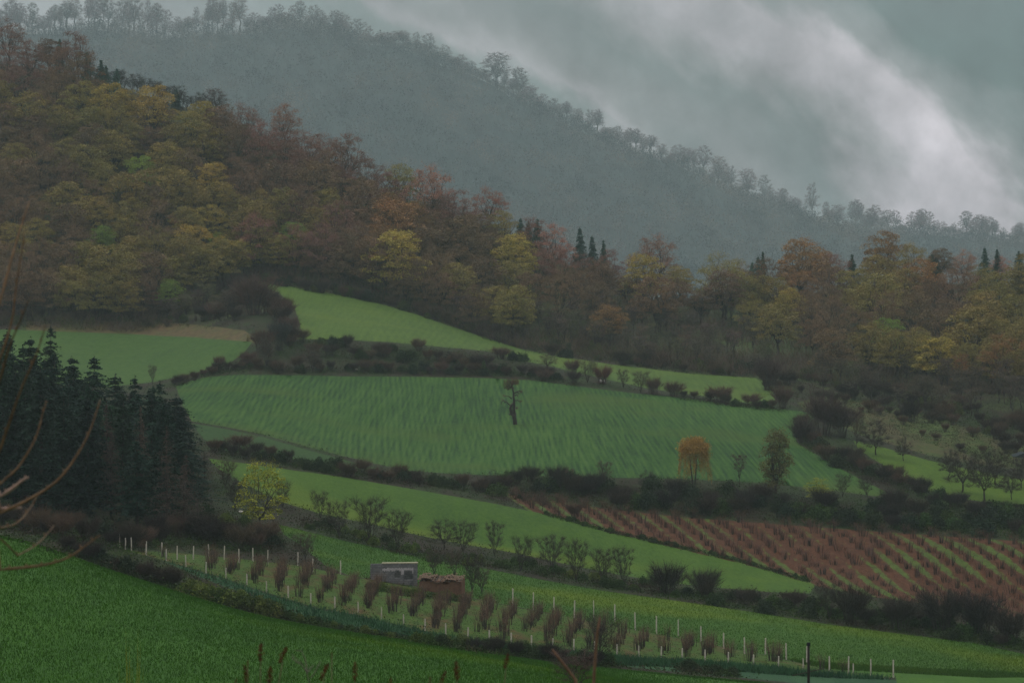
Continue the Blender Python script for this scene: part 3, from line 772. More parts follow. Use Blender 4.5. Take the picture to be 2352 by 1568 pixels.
for i in range(70):
    a = rnd.uniform(1880, 2400); b_ = rnd.uniform(850, 965)
    if b_ > 850 + (a-1880)*.22 + 55: continue
    p, _ = hit(a, b_); e = put("slim_tree", "tree", rnd.choice(SLIM), h=rnd.uniform(4, 7.5), wd=rnd.uniform(3.5, 5.5), color=vary((.085, .07, .05)), pos=p)
    book(e, a, "thin brown tree", "under the right wood, " + ("upper" if b_ < 900 else "lower") + " rank", "thin brown trees under the right-hand wood")
# left foot of the wood
for i in range(60):
    a = rnd.uniform(-30, 560); b_ = rnd.uniform(690, 738)
    p, _ = hit(a, b_); e = put("slim_tree", "tree", rnd.choice(SLIM), h=rnd.uniform(4, 7), wd=rnd.uniform(4, 6), color=vary(rnd.choice([(.09, .075, .05), (.08, .06, .05), (.10, .10, .045)])), pos=p)
    book(e, a, "slim brown tree", "at the left wood's foot, " + ("upper" if b_ < 715 else "lower") + " rank", "slim trees at the left wood's foot")

# ------------------------------------------------------------------ far ridge in the haze
CRY = lambda px: float(interp_st([95,86,84,80,106,245,365,490,545,567,605], np.array([px]))[0])
SPECF = [(984, 62, 55), (1022, 50, 44), (1141, 85, 92), (1192, 80, 62), (1270, 50, 45), (1320, 45, 45), (1355, 60, 50), (1865, 95, 48), (1716, 75, 60), (1616, 75, 60), (1650, 70, 60), (1925, 60, 60), (2100, 60, 60), (250, 75, 60)]
fx = [s[0] for s in SPECF]
lst = [(a, h_, w_, True) for a, h_, w_ in SPECF]
a = -60
while a < 2400:
    a += rnd.uniform(8, 19)
    if any(abs(a-q) < 11 for q in fx): continue
    big = 80 if a < 560 else 64 if a < 800 else 48 if a < 1300 else 56
    lst.append((a, big*rnd.choice([.45, .6, .75, .9, 1.0, 1.15])*rnd.uniform(.9, 1.1), rnd.uniform(26, 60), False))
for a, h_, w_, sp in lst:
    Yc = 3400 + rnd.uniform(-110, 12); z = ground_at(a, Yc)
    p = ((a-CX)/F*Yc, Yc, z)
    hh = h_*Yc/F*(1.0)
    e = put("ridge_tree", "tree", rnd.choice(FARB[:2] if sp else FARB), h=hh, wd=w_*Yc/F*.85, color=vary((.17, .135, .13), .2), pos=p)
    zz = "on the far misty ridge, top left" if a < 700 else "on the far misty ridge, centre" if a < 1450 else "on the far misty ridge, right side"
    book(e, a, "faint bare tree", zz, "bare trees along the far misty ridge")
# the wood on the far slope reads as one mass
g = np.random.default_rng(77); VV = []
for i in range(5200):
    a = g.uniform(-250, 2600); Yc = g.uniform(2410, 3310 if a < 600 else 3370); z = ground_at(round(a/12)*12, Yc) + (0)
    x = (a-CX)/F*Yc; r = g.uniform(6, 10); hh = g.uniform(14, 26)
    n = 46; d = g.normal(size=(n, 3)); d /= np.linalg.norm(d, axis=1)[:, None]; d[:, 2] = np.abs(d[:, 2])
    VV.append(tris(np.array([x, Yc, z + hh*.35]) + d*np.array([r, r, hh*.6])*g.uniform(.6, 1, (n, 1)), 1.0, g))
fm, ntf, bf = newmat("far_wood_leaves")
bf_n = noise(ntf, coords(ntf, (1, .5, 1)), .014, 6, .72)
# leafless stems and twigs of the same wood, thick along the crest
n_s = 30000; a_ = g.uniform(-120, 2480, n_s); t_s = np.where((g.random(n_s) < .13) & (a_ > 560), 19.93 + g.random(n_s)*.08, 19.05 + g.random(n_s)*.9)
xs_, ys_, zs_ = surf(a_, t_s); P_ = np.repeat(np.stack([xs_, ys_, zs_], 1), 6, 0) + g.normal(size=(n_s*6, 3))*np.array([2.2, 2.2, 0])
hr_ = g.uniform(4, 16, (n_s*6, 1)); P_ = P_ + np.array([0, 0, 1])*hr_*g.uniform(0, .4, (n_s*6, 1)); Q_ = P_ + np.concatenate([g.normal(size=(n_s*6, 2))*.3, np.ones((n_s*6, 1))*.8], 1)*hr_
VV.append(slivers(P_, Q_, .13, g))
ntf.links.new(ramp(ntf, bf_n, [(.38, (.02, .03, .028)), (.5, (.07, .07, .06)), (.62, (.17, .14, .11))]), bf.inputs["Base Color"])
tag(mobj("far_wood", soup("far_wood", VV, fm)), "hazy brown wood covering the far misty slope", "wood", kind="stuff")

# thicket of saplings on the floor of the wood: one mass nobody could count
g = np.random.default_rng(21); a = g.uniform(-60, 2420, 17000); t = 14.03 + g.random(17000)**1.3*1.9
x, y, z = surf(a, t); ok = ~((x > 5) & (np.sin(x*.075 + np.sin(y*.05)*2) + np.sin(y*.06 + x*.025) > .55)) & ~((a > 200) & (a < 560) & (t > 15.7))
x, y, z = x[ok], y[ok], z[ok]; n = len(x); hh = g.uniform(1.2, 5.2, n)
P = np.repeat(np.stack([x, y, z], 1), 7, 0) + g.normal(size=(n*7, 3))*np.array([.5, .5, 0]); hr = np.repeat(hh, 7)[:, None]*g.uniform(.4, 1, (n*7, 1))
P = P + np.array([0, 0, 1])*hr*g.uniform(0, .5, (n*7, 1)); Q3 = P + np.concatenate([g.normal(size=(n*7, 2))*.32, np.ones((n*7, 1))*.7], 1)*hr
tm_, tn_, tb_ = newmat("sapling_twigs"); q = noise(tn_, coords(tn_, (1, .5, 1)), .06, 4, .65)
tn_.links.new(ramp(tn_, q, [(.35, (.035, .028, .022)), (.48, (.12, .08, .058)), (.56, (.07, .07, .03)), (.68, (.17, .115, .07))]), tb_.inputs["Base Color"])
tag(mobj("thicket", soup("thicket", slivers(P, Q3, .05, g), tm_)), "brown thicket of saplings covering the floor of the hillside wood", "thicket", kind="stuff")
# ------------------------------------------------------------------ dark conifer stand on the left
OUT = ([-60, 0, 60, 110, 150, 200, 222, 260, 290, 320, 350, 380, 405, 425, 445, 475, 500], [760, 752, 752, 738, 812, 815, 812, 850, 858, 850, 868, 880, 880, 950, 1010, 1050, 1075])
spots = []
for row_, (yy, step) in enumerate([(338, 48), (324, 46), (311, 46), (299, 48), (288, 54), (279, 64)]):
    a = -70 + row_*13
    while a < 500:
        a2 = a + rnd.uniform(-9, 9); spots.append((a2, yy + rnd.uniform(-5, 5), row_)); a += step*rnd.uniform(.85, 1.15)
for a, yy, row_ in spots:
    if a > 440 and row_ < 2: continue
    if a < 270 and row_ == 5: continue
    z = ground_at(a, yy); x = (a-CX)/F*yy
    top = np.interp(a, *OUT) + row_*rnd.uniform(12, 36) + rnd.uniform(-6, 30)
    hh = (HY-top)/F*yy - z
    if hh < 5: continue
    brown = (a > 240 and row_ >= 3 and rnd.random() < .6) or (a > 430 and rnd.random() < .7) or (row_ >= 4 and rnd.random() < .35)
    if brown:
        e = put("bare_conifer", "conifer", rnd.choice(DEADS), h=hh*.9, wd=rnd.uniform(4.0, 5.5), color=vary((.085, .062, .048)), pos=(x, yy, z))
        book(e, a, "grey-brown half-bare conifer", "in the left stand's " + ("front" if row_ >= 4 else "inner") + " rank", "half-bare conifers of the left stand")
    else:
        e = put("conifer_tree", "conifer", rnd.choice(SPR), h=hh, wd=rnd.uniform(7.0, 9.5), color=vary(rnd.choice([(.012, .030, .019), (.020, .044, .022), (.010, .025, .018)]), .3), pos=(x, yy, z))
        book(e, a, "dark green conifer", "in the " + ORD[5-row_] + " rank of the left stand", "dark conifers of the left stand")
p, _ = hit(440, 1050)
e = put("bare_conifer", "conifer", DEADS[1], 470, 1110, h=4.5, wd=3.2, color=(.09, .07, .05)); e["label"] = "short brown conifer at the right end of the dark stand"

# ------------------------------------------------------------------ notable trees of the valley
e = put("young_tree", "tree", YOUNG[0], 599, 1228, h=8.5, wd=7.6, color=(.25, .27, .03)); e["label"] = "yellow-green leafy tree beside the dark conifers, above the vineyard's post fence"
e = put("young_tree", "tree", YOUNG[1], 1876, 1152, h=3.7, wd=5.2, color=(.22, .25, .035)); e["label"] = "yellow-green bushy tree in the dark hedge right of the tall columnar tree"
cw_ = make_tree_variant("c", 41, H=10, Wd=5.0, clumps=46, leaves=130, lsize=.13, puff=.95, flat=1.0, twigs=24, h0=.1, shape="column", tw=.02, rt=.3)
e = put("columnar_tree", "tree", cw_, 1783, 1134, h=10.2, wd=5.4, color=(.12, .11, .04)); e["label"] = "tall columnar olive-brown tree at the wheat field's lower edge"
e = put("slim_tree", "tree", SLIM[1], 1698, 1116, h=5.0, wd=2.9, color=(.08, .055, .05)); e["label"] = "small leafless egg-shaped tree between the orange weeping tree and the columnar tree"
# weeping orange tree
pw, _ = hit(1594, 1122); s_ = .0122 * 392/392
T = TB(); g = np.random.default_rng(5)
def zp(x, y, d=0): return ((x-590)*s_, d, (1000-y)*s_)
T.tube([zp(578, 1020), zp(565, 850, .1), zp(545, 680, .1), zp(530, 540, 0), zp(490, 420, -.3)], .13, .04, 6)
T.tube([zp(600, 1020, .15), zp(612, 850, .2), zp(622, 700, .1), zp(616, 540, .2), zp(650, 400, .4)], .12, .04, 6)
P, Q2, C = [], [], []
for k in range(170):
    an = g.uniform(0, 2*math.pi); rr_ = 2.35*math.sqrt(g.uniform(.02, 1)); zt = 8.2 - (rr_/2.35)**2*1.5 + g.uniform(-1.3, .15)
    q = np.array([math.cos(an)*rr_, math.sin(an)*rr_, zt]); src = np.array([(-.5 if q[0] < 0 else .4), 0, 6.3])
    if k < 34: T.tube(curve(src, q, .12, .3, 4), .05, .015, 4)
    n = 46; C.append(tris(q + g.normal(size=(n, 3))*np.array([.33, .33, .22]), .095, g))
    if rr_ > .8 and g.random() < .9:
        L = g.uniform(1.2, 5.2) if math.cos(an) > 0 or g.random() < .6 else g.uniform(.8, 2.5)
        L = min(L, zt-.9); s2 = q.copy(); n2 = int(L*5)
        for j in range(n2):
            s3 = s2 + np.array([g.normal()*.03 + math.cos(an)*.03, g.normal()*.03, -L/n2]); P.append(s2); Q2.append(s3); s2 = s3
            if g.random() < .85: C.append(tris(s3 + g.normal(size=(5, 3))*.10, .075, g))
V = np.concatenate(C + [slivers(P, Q2, .018, g)]); me = soup("crown", V, M["leaf"])
e = empty("weeping_tree", pw); mobj("trunk", T.mesh("trunk", M["bark"]), e); mobj("crown", me, e, (.33, .21, .055))
tag(e, "orange weeping tree on two thin trunks at the wheat field's lower edge", "tree")
# pollarded lone tree
pl_, _ = hit(1183, 974); s_ = .0879*pl_[1]/F; T = TB(); g = np.random.default_rng(6)
def q_(x, y, d=0.0): return ((x-790)*s_, d, (1410-y)*s_)
def tb(pts, r0, r1, n=7): T.tube([q_(*p_) for p_ in pts], r0*s_, r1*s_, n)
tb([(792, 1440), (785, 1330), (770, 1250), (742, 1150)], 58, 50, 9)
tb([(715, 1170), (680, 1080), (665, 990), (695, 920), (745, 860)], 40, 32)
tb([(775, 1160, .1), (755, 1060, .1), (765, 960, .1), (765, 880), (762, 780), (748, 700), (755, 600), (730, 500), (706, 400), (680, 330), (655, 250)], 44, 12)
for a, b_, r0 in [(800, 1150, 34), (832, 990, 26), (690, 725, 36), (650, 1150, 26), (735, 470, 36), (800, 650, 24), (745, 900, 46)]:
    tb([(a-14, b_+14), (a, b_), (a+8, b_-16)], r0, r0*.6)
for pts, r0 in [([(690,930),(620,880,.2),(560,830,.3),(500,810,.2),(460,800,.1)],20), ([(500,810,.2),(470,755,.3)],12), ([(460,800,.1),(435,850,0),(425,890,0)],12), ([(520,820,.2),(500,870,.1)],10),
                ([(680,725),(640,685,-.2),(570,662,-.3),(512,682,-.4)],16), ([(765,600),(850,562,.2),(910,540,.3),(950,570,.3),(990,590,.4)],20), ([(850,562,.2),(890,610,.1),(930,620,.1)],14),
                ([(790,660),(840,640,-.2),(870,690,-.3)],18), ([(800,795),(850,778,.2),(900,808,.3),(945,820,.3)],16), ([(870,790,.2),(850,755,.2)],9), ([(830,985),(862,992,.1)],16),
                ([(710,390),(770,348,.1),(830,335,.2),(885,338,.2)],20), ([(780,345,.1),(800,285,.2)],14), ([(700,430),(620,420,-.2),(560,400,-.3),(545,455,-.3),(498,470,-.4)],18),
                ([(690,450),(630,480,.2),(600,525,.3)],16), ([(640,420,-.2),(600,360,-.2),(570,330,0)],12), ([(660,340),(630,280,.2),(600,240,.3)],10), ([(720,380),(740,300,-.2),(760,240,-.2)],8)]:
    tb(pts, r0, 6, 5)
P, Q2 = [], []
for k in range(980):
    a = g.uniform(500, 880); b_ = g.uniform(290, 400) if a > 690 else g.uniform(290, 510)
    if k > 560: a, b_ = g.choice([(470, 800), (930, 560), (520, 670), (920, 810), (850, 640), (600, 430), (640, 480), (830, 990), (720, 480)]) + g.normal(size=2)*26
    o_ = np.array(q_(a, b_, g.uniform(-.7, .7))); P.append(o_); Q2.append(o_ + np.array([(a-700)*.0011 + g.normal()*.22, g.normal()*.25, g.uniform(.3, 1.25)*(1 if k <= 560 else .3)]))
e = empty("pollarded_tree", pl_); mobj("trunk", T.mesh("trunk", M["bark"]), e); mobj("twigs", soup("twigs", slivers(P, Q2, .016, g), M["twig"]), e, (.11, .062, .038))
tag(e, "gnarled pollarded tree standing alone in the large wheat field", "tree")
# leaning snag below the slim tree
T = TB(); T.tube([(0, 0, -.3), (-.1, 0, .8), (-.6, .1, 1.9), (-1.3, .1, 2.5)], .22, .10, 6); T.tube([(-1.3, .1, 2.5), (-1.75, 0, 2.45)], .09, .04, 5); T.tube([(-1.2, .1, 2.4), (-1.35, 0, 2.95)], .08, .03, 5); T.tube([(-.6, .1, 1.9), (-1.2, 0, 1.7)], .07, .03, 5)
ps, _ = hit(1702, 1150); o = mobj("tree_snag", T.mesh("tree_snag", M["bark"]), None, None, ps); tag(o, "dark leaning broken tree stump in the hedge below the wheat field", "tree stump")

# ------------------------------------------------------------------ single bushes and small trees read from the photograph: px, base row, height, width, kind
DK = (.042, .033, .028); RB = (.10, .058, .045); GB = (.085, .07, .05)
for a, b_, h_, w_, var, col, lab in [
 (851,1250,104,90,VASE[0],DK,"tall dark vase-shaped bush left of the others on the bank between two green fields"),
 (915,1262,86,66,VASE[1],DK,"dark rounded bush right beside the tallest vase-shaped bush"),
 (734,1193,62,46,VASE[2],DK,"small fan-shaped leafless bush near the yellow-green tree"),
 (777,1236,84,64,VASE[3],DK,"leaning dark leafless bush left of the tall vase-shaped bush"),
 (1020,1263,72,78,ORCH[0],DK,"umbrella-topped dark bush in the middle of the bank"),
 (1068,1270,70,62,VASE[4],DK,"wispy dark bush touching the umbrella-topped one"),
 (1136,1279,80,50,VASE[5],DK,"tall bush leaning left with its foot out right, mid bank"),
 (997,1322,58,42,VASE[0],GB,"thin bush behind the tiled adobe hut, leftmost of three"),
 (1041,1326,62,52,VASE[2],GB,"middle thin bush behind the tiled adobe hut"),
 (1086,1361,82,60,VASE[1],DK,"dark bush against the right wall of the adobe hut"),
 (1106,1363,56,42,VASE[3],GB,"small thin bush just right of the adobe hut"),
 (1200,1316,80,54,VASE[4],DK,"narrow leafless bush right of the gap in the bank"),
 (1266,1316,86,78,VASE[5],DK,"broad leafless bush on the lower bank above the back fence posts"),
 (1324,1337,94,64,VASE[0],DK,"tallest bush of the lower bank, above the back fence posts"),
 (1384,1344,80,70,VASE[1],DK,"spreading bush of the lower bank just left of the narrow upright one"),
 (1432,1350,92,58,VASE[3],DK,"narrow upright bush standing alone on the lower bank"),
 (1532,1366,76,92,BRUSH[0],DK,"wide dense dark thicket bush on the lower bank"),
 (1618,1371,68,72,BRUSH[1],DK,"round dense thicket bush at the right of the lower bank's wide one"),
 (1902,1424,84,64,VASE[2],DK,"leafless bush before the bare orchard, leftmost of the dark row"),
 (1955,1434,92,84,BRUSH[2],DK,"tall dense bush before the bare orchard beside the leftmost"),
 (2065,1446,80,92,BRUSH[3],DK,"wide dark bush in front of the orchard's lower corner"),
 (2165,1454,106,112,BRUSH[4],(.04,.034,.032),"huge blackish thicket bush at the right of the orchard front"),
 (2252,1464,108,114,BRUSH[0],(.04,.034,.032),"huge blackish thicket bush nearest the right edge but one"),
 (2320,1482,88,84,BRUSH[2],(.045,.036,.03),"dark thicket bush at the frame's right edge above the green strip"),
 (1374,1528,106,98,VASE[4],DK,"large dark bush growing through the vineyard's front fence"),
 (1258,846,33,52,ORCH[1],GB,"low spreading tree alone on the tail of the upper field"),
 (1314,861,37,36,BRUSH[3],RB,"reddish bush at the top edge of the wheat field, leftmost"),
 (1351,881,50,42,VASE[2],GB,"grey leafless tree between two reddish bushes above the wheat field"),
 (1384,882,44,46,BRUSH[4],(.14,.06,.05),"round wine-red bush behind the pale rock above the wheat field"),
 (1431,891,42,34,VASE[5],GB,"small leafless tree just right of the wine-red bush"),
 (1471,904,50,44,VASE[0],GB,"leafless fan-shaped tree above the wheat field's upper edge"),
 (1501,905,40,40,BRUSH[1],RB,"reddish brown bush beside the fan-shaped tree above the wheat"),
 (1548,911,36,52,BRUSH[0],RB,"wide low reddish bush above the wheat field"),
 (1151,824,28,50,BRUSH[2],RB,"brown dome-shaped bush on the bank under the upper field"),
 (1655,924,38,62,BRUSH[4],RB,"broad reddish bush at the tail end of the upper field"),
 (1725,932,29,48,BRUSH[3],RB,"low reddish bush right of the broad one at the upper field's tail"),
 (1765,896,76,62,BRUSH[1],(.075,.05,.045),"tall dark wineglass-shaped bush at the end of the upper field"),
 (1798,938,54,50,BRUSH[0],RB,"dark reddish bush at the wheat field's top right corner"),
 (1893,998,96,92,BRUSH[2],(.07,.045,.04),"big wine-brown bush rising over the wheat field's right corner"),
 (1932,1004,72,72,BRUSH[4],(.06,.045,.04),"dark bush adjoining the big wine-brown one"),
 (1846,1018,58,62,BRUSH[3],(.06,.045,.04),"dark bush in the bend of the wheat field's right edge"),
 (2012,1044,78,78,ORCH[2],DK,"dark round leafless tree above the hillside meadow"),
 (2075,1058,54,42,ORCH[1],DK,"small leafless tree right of the round one above the meadow"),
 (1968,1024,70,40,VASE[3],GB,"thin leafless tree behind the dark round one"),
 (2092,968,50,50,BRUSH[0],DK,"dark bush up in the rough pasture"),
 (1952,912,40,38,BRUSH[1],DK,"dark bush between the wood and the rough pasture"),
 (2210,1130,100,92,ORCH[0],DK,"large leafless orchard tree low on the hillside meadow, left of the group"),
 (2262,1150,112,92,ORCH[1],DK,"tallest leafless orchard tree at the foot of the hillside meadow"),
 (2324,1147,72,50,ORCH[2],DK,"small leafless orchard tree at the right edge of the meadow"),
 (2178,1097,62,52,ORCH[2],DK,"small leafless orchard tree upper left of the meadow group"),
 (2287,1114,82,72,ORCH[0],DK,"leafless orchard tree behind the tallest in the meadow group"),
 (2346,1120,70,60,ORCH[1],DK,"leafless orchard tree cut by the frame's right edge"),
 (604,806,52,60,BRUSH[1],RB,"reddish bush on the left corner of the upper field"),
 (641,804,72,50,BRUSH[2],(.05,.055,.05),"dark greenish bush at the upper field's left corner"),
 (612,844,70,50,VASE[0],GB,"brown leafless tree between the clover field and the bank"),
 (570,834,26,44,BRUSH[0],RB,"low brown bush at the clover field's right tip"),
 (504,847,30,30,BRUSH[3],RB,"small brown bush on the clover field's lower rim"),
 (717,854,50,50,VASE[1],GB,"leafless tree on the bank above the wheat field, left part"),
 (584,722,92,104,BRUSH[4],(.10,.06,.05),"large wine-brown bush beside the upper field's left edge"),
 (650,735,48,60,BRUSH[3],RB,"reddish bush on the upper field's left edge, upper one"),
 (662,772,46,52,BRUSH[0],RB,"reddish bush on the upper field's left edge, lower one"),
 (550,1034,38,64,BRUSH[1],RB,"reddish round bush on the fallow strip right of the conifers"),
 (350,884,44,22,VASE[2],GB,"thin bare shoot-like tree above the conifers' tops by the clover field"),
 (1308,1118,40,24,VASE[4],(.12,.07,.05),"slim reddish bare sapling below the wheat field"),
 (1389,1110,50,42,VASE[5],GB,"pale bare vase-shaped sapling below the wheat field"),
 (1486,1124,44,48,ORCH[0],DK,"dark round-topped small tree below the wheat field"),
 (1245,1172,46,44,ORCH[2],(.08,.05,.04),"dark small tree at the orchard's upper left corner"),
 (1318,1190,36,38,BRUSH[2],(.085,.05,.04),"dark bush at the orchard's left border"),
 (520,1120,60,52,VASE[1],(.08,.055,.045),"leafless brown tree at the right end of the conifer stand"),
 (538,1175,74,60,VASE[4],DK,"leafless tree at the left side of the yellow-green tree"),
 (648,1168,60,44,VASE[0],DK,"leafless tree close behind the yellow-green tree's right side"),
 (698,1285,60,62,VASE[5],GB,"wispy bush right of the yellow-green tree's foot by the fence"),
 (1990,1140,46,46,VASE[3],DK,"wispy leafless bush in the hedge right of the yellow-green one"),
 (1936,1143,52,40,VASE[1],DK,"slim leafless bush in the hedge beside the yellow-green one"),
 (2050,1180,60,70,BRUSH[3],DK,"dark mass-like bush in the hedge below the wheat field's right tip")]:
    p, _ = hit(a, b_); k = p[1]/F
    is_tree = "tree" in lab.split(",")[0] or "sapling" in lab or "snag" in lab
    nm = "small_tree" if is_tree else "bare_bush"
    e = put(nm, "tree" if is_tree else "bush", var, h=h_*k, wd=w_*k*1.12, color=vary(col, .06), pos=p); e["label"] = lab

# ------------------------------------------------------------------ hedges: every bush its own thing
BANDS = []
def band(pts, spread, step, hpx, mixk, where, group, lo=1.0, rowname=("back", "front"), wf=(1.2, 1.8)):
    n = 0; BANDS.append((pts, spread, hpx))
    for i in range(len(pts)-1):
        a, b_ = pts[i], pts[i+1]; L = math.hypot(b_[0]-a[0], b_[1]-a[1]); k = max(1, int(L/step))
        for j in range(k):
            t = (j + rnd.random())/k; px = a[0]+(b_[0]-a[0])*t; d = rnd.uniform(-1, 1)*spread; py = a[1]+(b_[1]-a[1])*t + d
            p, _ = hit(px, py); h_ = rnd.uniform(*hpx)*p[1]/F; w_ = h_*rnd.uniform(*wf)
            kind, col, adj = rnd.choice(mixk)
            if kind == "m":
                e = put("bramble_bush", "bush", rnd.choice(MOUND), h=h_, wd=w_*1.15, color=vary(col), pos=p, part2="foliage", part1="stem")
            else:
                e = put("russet_bush" if adj == "russet" else "bare_bush", "bush", rnd.choice(BRUSH), h=h_*1.1, wd=w_, color=vary(col), pos=p)
            book(e, px, adj + (" bramble bush" if kind == "m" else " leafless bush"), where + ", " + rowname[0 if d < 0 else 1] + " side", group)
            n += 1
G1 = ("m", (.042, .075, .02), "dull green"); G2 = ("m", (.032, .05, .02), "dark green"); G3 = ("m", (.085, .12, .025), "yellowish green"); G4 = ("m", (.024, .038, .02), "blackish green")
B1 = ("b", (.048, .036, .028), "dark brown"); B2 = ("b", (.095, .065, .045), "russet"); B3 = ("b", (.034, .028, .024), "blackish")
band([(690,800),(900,818),(1100,832),(1230,850)], 18, 17, (20, 32), [G2, G4, B2, B1, G1], "under the upper field", "bushes on the upper bank")
band([(620,852),(800,850),(1000,853),(1180,860),(1330,884)], 6, 22, (16, 28), [G4, B1, B2, G2], "above the wheat field", "bushes above the wheat field")
band([(395,888),(470,862),(560,846),(640,845)], 5, 15, (13, 22), [B2, B1], "below the clover field", "bushes below the clover field")
band([(1560,914),(1680,930),(1800,944)], 4, 26, (14, 24), [B2, B1, G2], "at the wheat's top right", "bushes at the wheat field's top right")
band([(1850,965),(1835,1005),(1890,1045),(1980,1085),(2070,1118),(2160,1148)], 13, 17, (24, 38), [B1, B3, G2, B2], "by the wheat's right edge", "bushes along the wheat field's right edge")
band([(480,1030),(650,1060),(800,1087),(1000,1112),(1120,1128)], 9, 20, (20, 32), [G2, B1, G4, B2], "below the wheat's left part", "bushes of the long hedge")
band([(1120,1120),(1300,1135),(1500,1152),(1700,1166),(1900,1182),(2100,1196),(2370,1215)], 26, 14, (30, 46), [G2, G4, B1, G1, B3, G4], "above the orchard", "bushes of the long hedge")
band([(2120,1162),(2250,1175),(2370,1186)], 8, 22, (20, 34), [G4, B3], "under the hill meadow", "bushes under the hillside meadow")
band([(690,1200),(850,1245),(1000,1282),(1176,1300),(1400,1340),(1568,1366)], 10, 24, (16, 28), [G1, G1, G2, G3], "on the bank", "bushes on the bank")
band([(1568,1368),(1750,1394),(1950,1424),(2150,1450),(2352,1484)], 13, 21, (24, 42), [G1, G2, B1, G4], "at the orchard's foot", "bushes at the orchard's foot")
band([(1250,1180),(1400,1220),(1568,1258),(1700,1288),(1860,1336)], 2, 28, (8, 15), [G2, G1], "between meadow strip and orchard", "low bushes at the orchard's lower border")
band([(0,1205),(100,1222),(200,1240),(300,1250),(450,1243),(640,1262)], 13, 21, (34, 58), [B1, B3, B2, G4, B1], "under the conifers", "bushes under the conifers")
band([(380,1160),(500,1200),(580,1226)], 18, 30, (26, 38), [G1, G3, B1, G2], "between conifers and fence", "bushes between conifers and fence")
band([(150,1262),(260,1306),(360,1338),(420,1356)], 4, 18, (26, 44), [B1, B3, G4], "behind the near field's crest", "bushes behind the near field")
band([(410,1358),(480,1378),(560,1398),(640,1414)], 4, 20, (34, 46), [G3, G3, G1], "behind the near field's crest", "bushes behind the near field", wf=(1.5, 2.0))
band([(640,1414),(800,1446),(960,1474)], 3, 24, (14, 24), [G3, G1, G2], "behind the near crest, middle", "bushes behind the near field")
band([(960,1474),(1080,1494),(1200,1508),(1330,1522),(1400,1530)], 4, 19, (26, 38), [G2, G3, G1, B3], "behind the near crest, right", "bushes behind the near field")
band([(1560,1538),(1680,1550)], 5, 26, (22, 32), [G2, G1], "beside the frame's lower edge", "bushes behind the near field")

band([(1890,935),(2050,965),(2200,1003),(2370,1050)], 32, 15, (12, 28), [B1, B2, B2, B1], "in the rough pasture", "bushes in the rough pasture")

band([(470,738),(540,722),(600,690),(632,715),(655,765),(668,790)], 20, 9, (22, 38), [B2, B1, B2, B2], "left of the upper field", "bushes left of the upper field")

G5 = ("m", (.06, .075, .022), "olive")
band([(-20,738),(150,736),(300,738),(430,742)], 10, 16, (14, 30), [B1, B2, G5, B2], "at the left wood's foot", "bushes at the left wood's foot")
band([(600,642),(700,660),(784,673),(884,694),(1017,736),(1118,768),(1201,796)], 7, 13, (12, 30), [B1, B2, G5, G4, B2], "above the upper field, left part", "bushes above the upper field")
band([(1201,796),(1284,810),(1400,826),(1568,846),(1741,858)], 11, 13, (14, 32), [B1, B2, G5, G4, B2], "above the upper field, right part", "bushes above the upper field")
band([(1760,882),(1900,900),(2050,925),(2200,955),(2370,1005)], 24, 13, (16, 36), [B1, B2, G5, B2, B1], "below the right wood", "bushes below the right-hand wood")
band([(850,1352),(950,1368),(1065,1380)], 3, 13, (14, 25), [G3, G1], "before shed and hut", "green bushes before the shed and hut", wf=(1.3, 1.9))
# ------------------------------------------------------------------ vineyard posts
def post_mesh(name, h, mat, r=.055, seed=0):
    rr = random.Random(seed); V, Fc = [], []
    for i, z in enumerate([-.3, h*.35, h*.7, h-.04, h]):
        s = r*(1 - .12*z/h) * (.8 if i == 4 else 1); ox, oy = rr.uniform(-.006, .006)*i, rr.uniform(-.006, .006)*i
        for sx, sy in ((-1, -1), (1, -1), (1, 1), (-1, 1)): V.append((ox + sx*s, oy + sy*s, z))
    for i in range(4):
        for j in range(4): a = i*4+j; b_ = i*4+(j+1) % 4; Fc.append((a, b_, b_+4, a+4))
    Fc.append((16, 17, 18, 19)); return poly_mesh(name, V, Fc, mat)
conc = plain_mat("weathered_concrete", (.50, .44, .38), .25, 5.0, .9, .3)
FRONT = [(288,1261),(336,1274),(382,1287),(427,1301),(473,1315),(519,1328),(567,1342),(612,1358),(662,1372),(714,1387),(769,1395),(823,1407),(876,1420),(927,1434),(976,1447),(1024,1456),(1075,1464),(1124,1472),(1174,1477),(1221,1483),(1270,1490),(1318,1494),(1366,1499),(1417,1503),(1467,1508),(1519,1511),(1567,1515),(1619,1518),(1673,1522),(1731,1527),(1788,1530),(1845,1536),(1960,1549)]
BACK = [(275,1257),(302,1265),(336,1273),(372,1276),(407,1284),(444,1284),(479,1281),(515,1285),(549,1292),(581,1288),(615,1295),(684,1298),(718,1313),(782,1318),(1178,1391),(1225,1400),(1272,1406),(1319,1418),(1364,1418),(1412,1427),(1459,1446),(1508,1454),(1558,1461),(1610,1473),(1662,1489),(1710,1501),(1758,1502),(1806,1514),(1853,1523),(1905,1544),(1949,1546),(2000,1552),(2052,1555)]
for L, h_, nm, wh in ((FRONT, 26, "front", "vineyard's front fence"), (BACK, 39, "back", "vineyard's back fence")):
    pms = [post_mesh("fence_post", 1.0, conc, seed=k) for k in range(4)]
    for i, (a, b_) in enumerate(L):
        p, _ = hit(a, b_); hh = (h_ if not (nm == "back" and a < 800) else 32)*rnd.uniform(.93, 1.06)*p[1]/F
        o = mobj("fence_post", rnd.choice(pms), None, None, p); o.scale = (1, 1, hh); o.rotation_euler = (rnd.uniform(-.02, .02), rnd.uniform(-.025, .025), rnd.uniform(0, .6))
        o["category"] = "post"; book(o, a, "pale concrete post", "in the " + wh, "posts of the " + wh)
